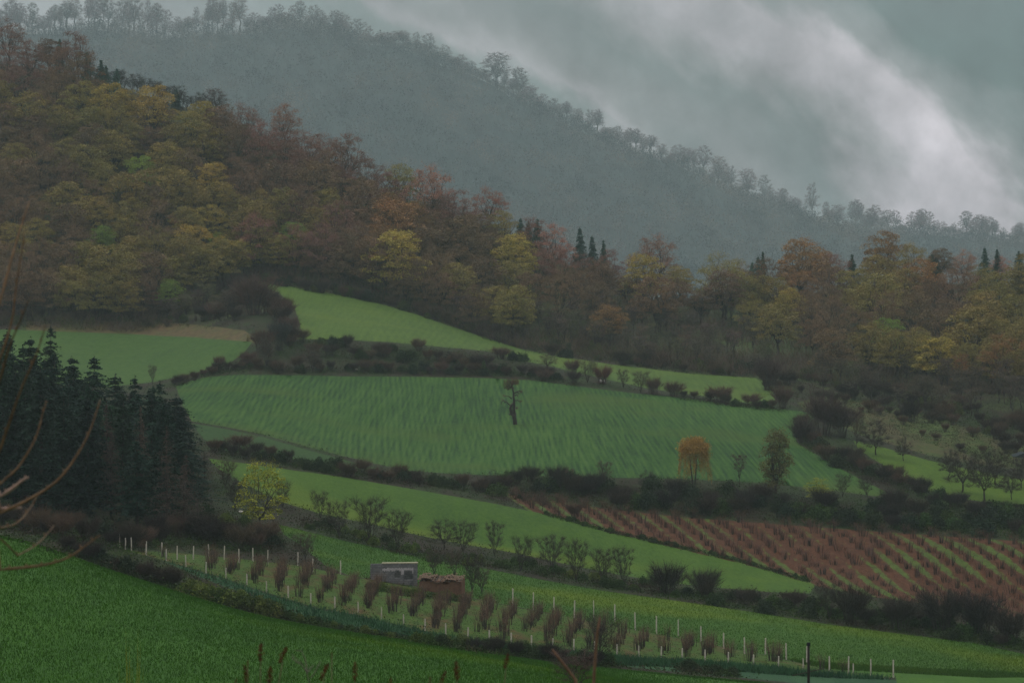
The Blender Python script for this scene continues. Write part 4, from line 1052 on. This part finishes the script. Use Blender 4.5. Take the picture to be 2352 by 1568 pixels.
# bare vine shrubs between the fences
k = 0
for col_ in range(34):
    a = 322 + 52*col_
    fr = float(np.interp(a, [q[0] for q in FRONT], [q[1] for q in FRONT])); bk = float(np.interp(a, [q[0] for q in BACK], [q[1] for q in BACK]))
    if a > 1960: break
    pf, _ = hit(a, fr - 7); pb, _ = hit(a, bk + 5)
    y = pf[1] + .4; j = 0
    n = max(1, int((pb[1]-pf[1])/2.3) + 1)
    for j in range(n):
        yy = pf[1] + (pb[1]-pf[1])*(j+.3)/n
        if 850 < a < 1080 and j == n-1: continue
        if rnd.random() < (.2 if a < 1300 else .4): continue
        ax = a + rnd.uniform(-8, 8) + (j*2); z = ground_at(ax, yy)
        e = put("vine_shrub", "shrub", rnd.choice(VINE), h=rnd.uniform(1.3, 2.2), wd=rnd.uniform(.8, 1.3), color=vary((.18, .10, .065)), pos=((ax-CX)/F*yy, yy, z))
        book(e, ax, "twiggy brown vine shrub", "in the " + ORD[j] + " rank behind the front posts", "vine shrubs between the two fences")
# orchard: rows of young bare trees on red soil
OP = FIELDS[4][1]
def inside(px, py, P):
    r_ = False; n = len(P)
    for i in range(n):
        x1, y1 = P[i]; x2, y2 = P[(i+1) % n]
        if (y1 > py) != (y2 > py) and px < (x2-x1)*(py-y1)/(y2-y1)+x1: r_ = not r_
    return r_
side = np.array([-ORCH_DIR[1], ORCH_DIR[0]]);
if side[0] < 0: side = -side
base0 = np.array(pA[:2])
cnt = 0
for i in range(-14, 26):
    for j in range(-12, 16):
        q = base0 + side*i*3.1 + ORCH_DIR*(j*3.6 + (i % 2)*.6) + np.array([rnd.uniform(-.25, .25), rnd.uniform(-.4, .4)])
        if q[1] < 300 or q[1] > 400: continue
        a = CX + q[0]/q[1]*F
        if a < 1100 or a > 2420: continue
        z = ground_at(a, q[1]); row = HY - z/q[1]*F
        if not inside(a, row, OP) or cnt >= 298: continue
        if not inside(a, row+4, OP): continue
        lowr = row > 1300 and a < 2100
        if lowr and rnd.random() < .25: continue
        cnt += 1
        e = put("fruit_tree", "fruit tree", rnd.choice(VINE), h=rnd.uniform(1.2, 2.1)*(.7 if lowr else 1), wd=rnd.uniform(1.2, 1.9), color=vary((.15, .075, .05)), pos=(q[0], q[1], z))
        book(e, a, "young bare fruit tree", "in orchard row " + ("leftward" if i < 0 else "rightward") + " " + ordinal(abs(i)), "young bare fruit trees in the orchard")

# the smallest saplings between them, past counting
g = np.random.default_rng(31); Ps, Qs = [], []
for i in range(-14, 26):
    for j in range(-26, 34):
        q = base0 + side*i*3.1 + ORCH_DIR*(j*1.8 + (i % 2)*.6 + .9) + g.normal(size=2)*.22
        if q[1] < 300 or q[1] > 400: continue
        a = CX + q[0]/q[1]*F
        if a < 1150 or a > 2420: continue
        z = ground_at(a, q[1]); row = HY - z/q[1]*F
        if not inside(a, row, OP) or g.random() < (.8 if row > 1300 and a < 2100 else .35): continue
        n = 46; h_ = g.uniform(.6, 1.5); P_ = np.array([q[0], q[1], z]) + g.normal(size=(n, 3))*np.array([.16, .16, 0]) + np.array([0, 0, 1])*h_*g.uniform(0, .6, (n, 1))
        Ps.append(P_); Qs.append(P_ + np.concatenate([g.normal(size=(n, 2))*.3, np.ones((n, 1))*.6], 1)*h_)
tag(mobj("orchard_suckers", soup("orchard_suckers", slivers(np.concatenate(Ps), np.concatenate(Qs), .009, g), plain_mat("sucker_twigs", (.13, .06, .042), .3, .5))), "reddish suckers and saplings crowding the orchard rows", "saplings", kind="stuff")
# ------------------------------------------------------------------ ruined buildings
def boxes(L):
    V, Fc = [], []
    for x0, x1, y0, y1, z0, z1 in L:
        b_ = len(V); V += [(x0,y0,z0),(x1,y0,z0),(x1,y1,z0),(x0,y1,z0),(x0,y0,z1),(x1,y0,z1),(x1,y1,z1),(x0,y1,z1)]
        Fc += [tuple(b_+k for k in f) for f in ((0,3,2,1),(4,5,6,7),(0,1,5,4),(1,2,6,5),(2,3,7,6),(3,0,4,7))]
    return V, Fc
m, nt_, b_ = newmat("concrete_blocks"); br = nt_.nodes.new("ShaderNodeTexBrick")
br.inputs["Color1"].default_value = (.15, .145, .15, 1); br.inputs["Color2"].default_value = (.20, .19, .195, 1); br.inputs["Mortar"].default_value = (.09, .088, .09, 1)
br.inputs["Scale"].default_value = 1; br.inputs["Brick Width"].default_value = .4; br.inputs["Row Height"].default_value = .2; br.inputs["Mortar Size"].default_value = .015
t_ = nt_.nodes.new("ShaderNodeTexCoord"); mp_ = nt_.nodes.new("ShaderNodeMapping"); mp_.inputs["Rotation"].default_value = (R(90), 0, 0)
nt_.links.new(t_.outputs["Object"], mp_.inputs[0]); nt_.links.new(mp_.outputs[0], br.inputs["Vector"])
nz = noise(nt_, coords(nt_), 1.2, 5, .7)
nt_.links.new(mix(nt_, 1.0, br.outputs[0], ramp(nt_, nz, [(.3, .7), (.7, 1.25)]), "MULTIPLY"), b_.inputs["Base Color"]); blockm = m
plaster = plain_mat("flaking_white_plaster", (.40, .36, .37), .22, 6, .9, .4)
p, _ = hit(905, 1338); u_ = p[1]/F
e = empty("block_shed", p, R(4)); wv = 108*u_/2
V, Fc = boxes([(-wv, wv*.02, -.09, .09, -.4, 47*u_*.95), (wv*.02, wv*.25, -.09, .09, 30*u_, 47*u_*.95), (wv*.25, wv*.42, -.09, .09, -.4, 47*u_*.95), (wv*.42, wv*.8, -.09, .09, 27*u_, 47*u_*.95), (wv*.42, wv*.8, -.09, .09, -.4, .35), (wv*.02, wv*.25, -.09, .09, -.4, .55), (wv*.8, wv, -.09, .09, -.4, 47*u_*.95),
               (-wv, -wv+.18, .092, 2.4, -.4, 1.6), (wv-.18, wv, .092, 2.4, -.4, 2.0), (-wv+.182, wv-.182, 2.2, 2.4, -.4, 1.7)])
mobj("wall", poly_mesh("wall", V, Fc, blockm), e)
V, Fc = boxes([(-wv*.52, wv+.06, -.14, .55, 47*u_*.95+.003, 47*u_*.95+.08)]); mobj("coping", poly_mesh("coping", V, Fc, plain_mat("dry_coping", (.27, .25, .17), .3, 4)), e)
g = random.Random(3); V, Fc = [], []
xs = np.linspace(-wv*.5, wv*.82, 34)
for i in range(33):                      # ragged patch of white plaster, thicker than the block face
    z1 = 34*u_ + g.uniform(-.05, .07); z0 = 29*u_ + g.uniform(-.10, .06)
    if abs(xs[i] - wv*.33) < .14: z0 -= g.uniform(.35, .5)
    if xs[i] > wv*.76: z0 -= g.uniform(.15, .3)
    b_ = len(V); V += [(xs[i], -.10, z0), (xs[i+1], -.10, z0), (xs[i+1], -.10, z1), (xs[i], -.10, z1), (xs[i], -.088, z0), (xs[i+1], -.088, z0), (xs[i+1], -.088, z1), (xs[i], -.088, z1)]
    Fc += [(b_, b_+1, b_+2, b_+3), (b_, b_+4, b_+5, b_+1), (b_+3, b_+2, b_+6, b_+7), (b_, b_+3, b_+7, b_+4), (b_+1, b_+5, b_+6, b_+2)]
mobj("plaster_patch", poly_mesh("plaster_patch", V, Fc, plaster), e)
tag(e, "roofless grey block shed with ragged white plaster over its openings", "shed")
# adobe hut with a broken tile roof
p, _ = hit(1012, 1362); u_ = p[1]/F
adobe = plain_mat("red_mud_brick", (.15, .078, .052), .3, 2.5, .95, .6, .05)
e = empty("mud_brick_hut", p, R(-6)); wv = 49*u_; H_ = 31*u_
V, Fc = boxes([(-wv, wv*.12, -.15, .15, -.5, H_*.92), (wv*.12, wv*.42, -.15, .15, -.5, H_*.66), (wv*.42, wv, -.15, .15, -.5, H_*.92), (wv*.12, wv*.42, -.15, .15, H_*.84, H_*.92),
               (wv-.3, wv-.003, .152, 2.9, -.5, H_*.9), (-wv+.003, -wv+.3, .152, 2.9, -.5, H_*.9), (-wv+.302, wv-.302, 2.6, 2.9, -.5, H_*1.02)])
V = [(x, y + .03*math.sin(x*5+z*3), z + (.05*math.sin(x*3) if z > H_*.8 else 0)) for x, y, z in V]
mobj("wall", poly_mesh("wall", V, Fc, adobe), e)
g = random.Random(8); V, Fc = [], []
for i in range(24):
    x = -wv - .12 + i*(2*wv+.2)/24
    for j in range(7):
        if (j > 4 and g.random() < .5) or g.random() < .12: continue
        y0 = -.38 + j*.46; sag = .12*math.sin(i*.45) - (.14 if 8 < i < 15 else 0) + g.uniform(-.03, .05) + (.14 if 1 < i < 8 and j < 3 else 0)
        z0 = H_*.95 + .035*j + sag; b_ = len(V); r_ = .10; yaw = g.uniform(-.12, .12)
        for e_ in (0, 1):
            for k in range(5):
                an = math.pi*k/4; V.append((x + math.cos(an)*r_ + yaw*e_*.4, y0 + e_*.5, z0 + math.sin(an)*r_*.8 + e_*.03))
        Fc += [(b_+k, b_+k+1, b_+k+6, b_+k+5) for k in range(4)]
rm = poly_mesh("roof", V, Fc, plain_mat("old_clay_tiles", (.13, .085, .058), .5, 3.5, .9, .3)); ro = mobj("roof", rm, e)
md_ = ro.modifiers.new("thickness", "SOLIDIFY"); md_.thickness = .025
tw_ = TB()
for i in range(9): tw_.tube([(-wv+.2+i*(2*wv-.4)/8, -.45, H_*.925), (-wv+.2+i*(2*wv-.4)/8, 2.9, H_*1.06)], .05, .04, 5)
mobj("rafters", tw_.mesh("rafters", M["bark"]), e)
tag(e, "low red mud-brick hut with a hole in the wall and broken clay tiles", "hut")
# open shelter at the right edge
p, _ = hit(2350, 1068); u_ = p[1]/F
e = empty("field_shelter", p, 0); sp = 24*u_*1.0; he = 21*u_; hr = 30*u_
V = [(-sp, -1.6, he), (sp, -1.6, he), (sp, 1.6, he), (-sp, 1.6, he), (-.1, -1.6, hr), (-.1, 1.6, hr), (-sp, -1.6, he-.08), (sp, -1.6, he-.08), (sp, 1.6, he-.08), (-sp, 1.6, he-.08)]
mobj("roof", poly_mesh("roof", V, [(0, 4, 5, 3), (1, 2, 5, 4), (0, 1, 4), (2, 3, 5), (0, 6, 7, 1), (1, 7, 8, 2), (2, 8, 9, 3), (3, 9, 6, 0), (6, 9, 8, 7)], plain_mat("tarred_sheet", (.02, .028, .032), .3, 3)), e)
pmat = plain_mat("peeled_timber", (.35, .28, .18), .3, 4)
for sx in (-.78, .05, .85):
    for sy in (-1.4, 1.4):
        t_ = TB(); t_.tube([(sx*sp, sy, -.3), (sx*sp, sy, he-.083)], .07, .06, 6); mobj("post", t_.mesh("post", pmat if sx == .05 and sy < 0 else M["bark"]), e)
tag(e, "small open shelter with a dark pitched roof at the right edge", "shelter")
# pole in front
p0 = W(1857, 1600, 150); z = ground_at(1857, 150); p = (p0[0], 150, z)
e = empty("utility_pole", p, R(12)); top = (HY-1482)/F*150 - z
t_ = TB(); t_.tube([(0, 0, -.4), (.01, 0, top*.5), (0, 0, top)], .10, .075, 9); mobj("pole", t_.mesh("pole", plain_mat("dark_timber", (.028, .022, .02), .3, 4)), e)
zc = (HY-1540)/F*150 - z
t_ = TB(); t_.tube([(-1.05, 0, zc-.24), (.95, 0, zc+.12)], .028, .024, 6); mobj("crossbar", t_.mesh("crossbar", M["bark"]), e)
V, Fc = boxes([(-.09, .09, -.09, .09, top+.003, top+.20)]); mobj("cap", poly_mesh("cap", V, Fc, plain_mat("black_cap", (.012, .012, .016), .1)), e)
tag(e, "dark wooden pole with a thin tilted crossbar at the bottom of the scene", "pole")
# pale rocks
def rock(sx, sy, sz, seed, mat):
    import bmesh
    bm = bmesh.new(); bmesh.ops.create_icosphere(bm, subdivisions=2, radius=1.0); rr = random.Random(seed)
    for v in bm.verts:
        k = 1 + rr.uniform(-.16, .16); v.co = Vector((v.co.x*sx*k, v.co.y*sy*k, max(-.3, v.co.z)*sz*k))
    me = bpy.data.meshes.new("pale_rock"); bm.to_mesh(me); bm.free(); me.materials.append(mat); return me
rk = plain_mat("pale_limestone", (.62, .56, .52), .2, 3, .9, .4)
for a, b_, sx, sz, lab in [(1380, 879, .55, .45, "pale rock lying under the wine-red bush above the wheat field, left of a pair"), (1387, 880, .3, .5, "pale upright rock beside the larger pale rock under the wine-red bush"),
                           (819, 851, .3, .3, "small white rock on the bank above the wheat field"), (553, 1179, .30, .16, "white flat rock left of the yellow-green tree")]:
    p, _ = hit(a, b_); o = mobj("pale_rock", rock(sx, sx*.8, sz, int(a), rk), None, None, (p[0], p[1], p[2]+.25)); tag(o, lab, "rock")

# ------------------------------------------------------------------ low growth nobody could count
g = np.random.default_rng(12); VV = []; fp = [f[1] for f in FIELDS]
tries = 0; cntt = 0
while cntt < 26000 and tries < 90000:
    tries += 1
    a = g.uniform(-40, 2400); b_ = g.uniform(745, 1560)
    if a < 1100 and b_ > float(np.interp(a, [0, 300, 600, 900, 1200], [1236, 1325, 1415, 1470, 1514])) - 1: continue
    if a >= 1100 and b_ > float(np.interp(a, [1100, 1200, 1500, 1800], [1500, 1514, 1548, 1575])) - 1: continue
    if any(inside(a, b_, P_) for P_ in fp if P_ is not fp[1]): continue
    if inside(a, b_, fp[1]) and g.random() < .35: continue
    p, _ = hit(a, b_); n = 8; sc_ = .35 if inside(a, b_, fp[1]) else g.uniform(.5, 1.0)
    cn = np.array(p) + g.normal(size=(n, 3))*np.array([.6, .7, .2])*sc_ + np.array([0, 0, .22*sc_])
    VV.append(tris(cn, .16*sc_, g, .5)); cntt += 1
# tangled low growth that ties each hedge together
for pts_, spread_, hpx_ in BANDS:
    for i in range(len(pts_)-1):
        a_, b_ = pts_[i], pts_[i+1]; L = math.hypot(b_[0]-a_[0], b_[1]-a_[1]); dn = 1.6 + spread_*.09
        for k in range(int(L*dn)):
            t = g.random(); px_ = a_[0]+(b_[0]-a_[0])*t; py_ = a_[1]+(b_[1]-a_[1])*t + g.uniform(-1.1, 1.1)*spread_
            p, _ = hit(px_, py_); h_ = hpx_[0]*p[1]/F*.6*g.uniform(.3, 1.1); n = 7
            cn = np.array(p) + g.normal(size=(n, 3))*np.array([.5, .5, 0]) + np.array([0, 0, 1])*g.uniform(0, 1, (n, 1))*h_
            VV.append(tris(cn, .13, g, .5))
um, nu, bu = newmat("undergrowth")
un = noise(nu, coords(nu, (1, .5, 1)), .16, 5, .7)
nu.links.new(ramp(nu, un, [(.32, (.03, .022, .015)), (.42, (.042, .029, .018)), (.5, (.026, .04, .012)), (.6, (.038, .072, .014)), (.72, (.065, .062, .018))]), bu.inputs["Base Color"])
tag(mobj("undergrowth", soup("undergrowth", VV, um)), "low weeds and scrub growing between the fields", "undergrowth", kind="stuff")
# crop blades: near field, barley and the bright strip
def blades(n, pxr, tr_, hgt, wdt, field=None):
    a = g.uniform(*pxr, size=n); t = g.uniform(*tr_, size=n)
    x, y, z = surf(a, t)
    if field is not None:
        ok = np.array([inside(p1, p2, FIELDS[field][1]) for p1, p2 in zip(a, HY - z/y*F)])
        x, y, z = x[ok], y[ok], z[ok]
    n = len(x); c_ = np.stack([x, y, z-.02], 1); d = g.normal(size=(n, 3))*np.array([1, 1, 0]); d /= np.linalg.norm(d, axis=1)[:, None]
    w_ = d*wdt*g.uniform(.6, 1.4, (n, 1)); tip = c_ + np.array([0, 0, 1])*hgt*g.uniform(.5, 1.3, (n, 1)) + g.normal(size=(n, 3))*hgt*.35*np.array([1, 1, .2])
    return np.stack([c_-w_, c_+w_, tip], 1).reshape(-1, 3)
def blade_mat(name, cA, cB, cC):
    mm, nn, bb = newmat(name); q = noise(nn, coords(nn, (1, .45, 0)), .35, 5, .7); q2 = noise(nn, coords(nn, (.6, 1, 0), .2), .035, 3)
    nn.links.new(mix(nn, ramp(nn, q2, [(.5, 0.0), (.66, .8)]), ramp(nn, q, [(.34, cA), (.62, cB)]), cC), bb.inputs["Base Color"]); return mm
NEARB = blade_mat("near_wheat_blades", (.026, .082, .005), (.042, .118, .008), (.080, .148, .004))
tag(mobj("near_wheat", soup("near_wheat", blades(300000, (-120, 2450), (2.0, 3.15), .17, .022), NEARB)), "dense short green wheat blades of the near field", "wheat", kind="stuff")
tag(mobj("barley", soup("barley", blades(42000, (360, 2080), (4.0, 5.3), .55, .045, 0), blade_mat("barley_blades", (.018, .06, .03), (.045, .12, .05), (.04, .10, .04)))), "tall dark green barley along the front fence", "barley", kind="stuff")
tag(mobj("strip_wheat", soup("strip_wheat", blades(190000, (640, 2420), (5.0, 7.4), .2, .028, 2), blade_mat("strip_wheat_blades", (.032, .08, .007), (.042, .10, .009), (.085, .14, .005)))), "green wheat blades of the strip beyond the vineyard", "wheat", kind="stuff")

# ------------------------------------------------------------------ things close to the camera
wm = plain_mat("willow_bark", (.13, .078, .04), .35, 30, .6); wm2 = plain_mat("pale_willow_bark", (.27, .18, .14), .3, 30, .6)
Yw = 7.0; root = W(-330, 1700, Yw); zg = ground_at(-330, Yw)
e = empty("willow_shrub", (root[0], Yw, zg))
def shoot(pts, rpx, mat, dy=0.0):
    P_ = [(root[0], Yw, zg)] + [W(a, b_, Yw + dy*(i/len(pts))) for i, (a, b_) in enumerate(pts)]
    o_ = []                       # smooth the hand-placed points
    for i in range(len(P_)-1):
        p0_, p1_, p2_, p3_ = [np.array(P_[max(0, min(len(P_)-1, i+k))]) for k in (-1, 0, 1, 2)]
        for t in (0, .33, .66):
            o_.append(.5*((2*p1_) + (-p0_+p2_)*t + (2*p0_-5*p1_+4*p2_-p3_)*t*t + (-p0_+3*p1_-3*p2_+p3_)*t**3))
    o_.append(np.array(P_[-1])); o_ = [q - np.array((root[0], Yw, zg)) for q in o_]
    T_ = TB(); r = rpx*Yw/F; T_.tube(o_, r*1.8, r*.45, 6)
    for k in range(len(o_)//3, len(o_)-1, 2):      # buds
        q = o_[k]; T_.tube([q, q + np.array([rnd.uniform(-.006, .006), 0, .012])], .0035, .0012, 4)
    mobj("shoot", T_.mesh("shoot", mat), e)
shoot([(-40,1316),(0,1308),(60,1302),(110,1295),(160,1278),(200,1250),(230,1228)], 2.8, wm)
shoot([(-60,1215),(0,1178),(60,1150),(130,1105),(180,1040),(210,980),(230,918)], 3.0, wm, .3)
shoot([(-60,1190),(-10,1060),(25,960),(50,890),(85,810),(105,745)], 2.6, wm, -.3)
shoot([(-60,1200),(0,1112),(40,1075),(80,1010),(95,960),(107,920)], 2.3, wm, .2)
shoot([(-90,1150),(-40,980),(0,870),(20,800),(45,740),(65,690)], 2.6, wm, -.4)
shoot([(-100,1050),(-40,800),(0,690),(25,600),(45,530),(68,462)], 3.2, wm, .5)
shoot([(-100,1150),(-40,930),(12,790),(30,720),(38,650),(50,580),(56,530)], 2.4, wm, .1)
shoot([(-80,1190),(0,1140),(30,1120),(50,1104),(66,1095)], 4.2, wm2, 0)
shoot([(-80,1180),(0,1168),(30,1167),(50,1165)], 4.2, wm2, .2)
shoot([(-80,1230),(0,1212),(40,1200),(70,1165),(85,1140)], 2.0, wm, 1.0)
shoot([(-80,1330),(40,1275),(90,1245),(125,1205)], 2.0, wm, 1.2)
tag(e, "leafless willow shrub whose long orange-brown shoots reach in from the left edge", "shrub")
# dry seed-head stalks along the bottom
hm_ = plain_mat("dry_seed_heads", (.09, .03, .014), .4, 60, .9); stm = plain_mat("dry_stalk", (.10, .075, .045), .3, 30)
def seedhead(cx, cyp, hpx, tilt, Y, lab, n=2):
    x, _, z = W(cx, cyp, Y); zg = ground_at(cx, Y); u_ = Y/F; h_ = hpx*u_
    e = empty("seed_stalk", (x - math.sin(tilt)*.35, Y, zg)); off = np.array([math.sin(tilt)*.35, 0, z-zg])
    T_ = TB(); T_.tube([np.zeros(3), off*np.array([.2, 1, .55]), off + np.array([0, 0, -h_*.3])], .0022, .0016, 5); mobj("stem", T_.mesh("stem", stm), e)
    g2 = np.random.default_rng(int(cx)); m_ = 260; t = g2.uniform(-.5, .5, (m_, 1)); d = g2.normal(size=(m_, 3))
    c_ = off + np.array([math.sin(tilt), 0, math.cos(tilt)])*t*h_ + d/np.linalg.norm(d, axis=1)[:, None]*h_*.14*(1-np.abs(t)*1.2)*(1+.5*np.sin(t*17 + cx))
    mobj("seed_head", soup("seed_head", tris(c_, h_*.055, g2, .8), hm_), e); e["label"] = lab; e["category"] = "dry plant"; e["group"] = "dry seed stalks at the bottom edge"
for cx, cyp, hpx, tl, Y, lab in [
 (599,1497,40,.05,8.6,"tallest seed head of the left cluster at the bottom edge"), (650,1503,38,.45,8.2,"seed head leaning right in the left cluster at the bottom edge"),
 (569,1521,14,0,8.8,"tiny round seed head above the left cluster's low ones"), (564,1546,40,-.1,8.0,"leftmost brown seed head at the bottom edge"),
 (619,1552,44,.1,8.0,"low thick seed head between the left cluster's tall ones"), (745,1541,40,.45,8.4,"leaning seed head left of the thin branched stalk"),
 (762,1503,12,0,8.8,"small dot-like seed head topping the thin branched stalk"), (815,1541,40,.05,8.3,"single upright seed head right of the branched stalk"),
 (1049,1541,42,-.1,8.2,"dark twisted seed head at the bottom centre"), (1017,1557,34,.4,8.0,"leaning seed head left of the dark twisted one"),
 (988,1565,22,0,7.8,"low seed head at the frame's edge near the leaning one"), (897,1567,24,.1,7.8,"low seed head peeping over the bottom edge, centre left"),
 (541,1568,20,.2,7.8,"low seed head at the far left of the bottom cluster"), (1163,1517,34,.25,9.2,"faded seed head on a long thin stem, rightmost of all")]:
    seedhead(cx, cyp, hpx, tl, Y, lab)
def stick(name, pts, rpx, Y, mat, lab, cat):
    zg = ground_at(pts[0][0], Y); b0 = W(*pts[0], Y); e_ = TB(); P_ = [np.array([0, 0, 0])]
    for a, b_ in pts[1:]: w__ = W(a, b_, Y); P_.append(np.array([w__[0]-b0[0], 0, w__[2]-zg]))
    e_.tube(P_, rpx*Y/F, rpx*Y/F*.5, 7); o = mobj(name, e_.mesh(name, mat), None, None, (b0[0], Y, zg)); tag(o, lab, cat)
reed = plain_mat("dry_reed", (.15, .085, .055), .25, 25)
stick("dry_reed", [(1362,1600),(1364,1560),(1368,1500),(1372,1450),(1378,1418)], 4.5, 9.5, reed, "upright reddish dry reed in front of the big vineyard bush", "reed")
stick("dry_reed", [(1338,1600),(1322,1560),(1303,1535),(1285,1512),(1268,1490)], 4.5, 9.0, reed, "dry reed leaning to the left beside the upright one", "reed")
def twiggy(pts_list, Y, lab):
    a0, b0_ = pts_list[0][0]; zg = ground_at(a0, Y); b0 = W(a0, b0_, Y); T_ = TB(); T_.tube([(0, 0, 0), (0, 0, b0[2]-zg)], .006, .004, 5)
    for pts in pts_list:
        P_ = []
        for a, b_ in pts: w__ = W(a, b_, Y); P_.append((w__[0]-b0[0], rnd.uniform(-.05, .05), w__[2]-zg))
        T_.tube(P_, .0028, .001, 4)
    o = mobj("bare_twig", T_.mesh("bare_twig", M["palebark"]), None, None, (b0[0], Y, zg)); tag(o, lab, "twig")
twiggy([[(712,1580),(705,1540),(690,1520),(672,1500)],[(705,1540),(700,1520),(690,1500),(680,1488)],[(712,1560),(722,1545),(735,1520)],[(690,1520),(676,1512),(668,1511)],[(705,1545),(718,1530)]], 8.5, "thin bare forked twig between the two groups of seed heads")
e = put("bare_bush", "bush", VASE[2], pos=(W(1320, 1500, 118)[0], 118, ground_at(1320, 118)), h=2.1, wd=2.9, color=(.08, .055, .05)); e["label"] = "wispy bare bush at the bottom edge beneath the leaning reed"
fw = mound(33, w=.8, h=.5, n=1500, ls=.012, twig=200); pz = W(303, 1552, 16)
e = put("yellow_weed", "plant", fw, pos=(pz[0], 16, ground_at(303, 16)), h=pz[2] - ground_at(303, 16) + .01, wd=.42, color=(.25, .24, .02), part2="foliage", part1="stem"); e["label"] = "blurred yellow-green flowering weed at the bottom edge, far left"
write_labels()
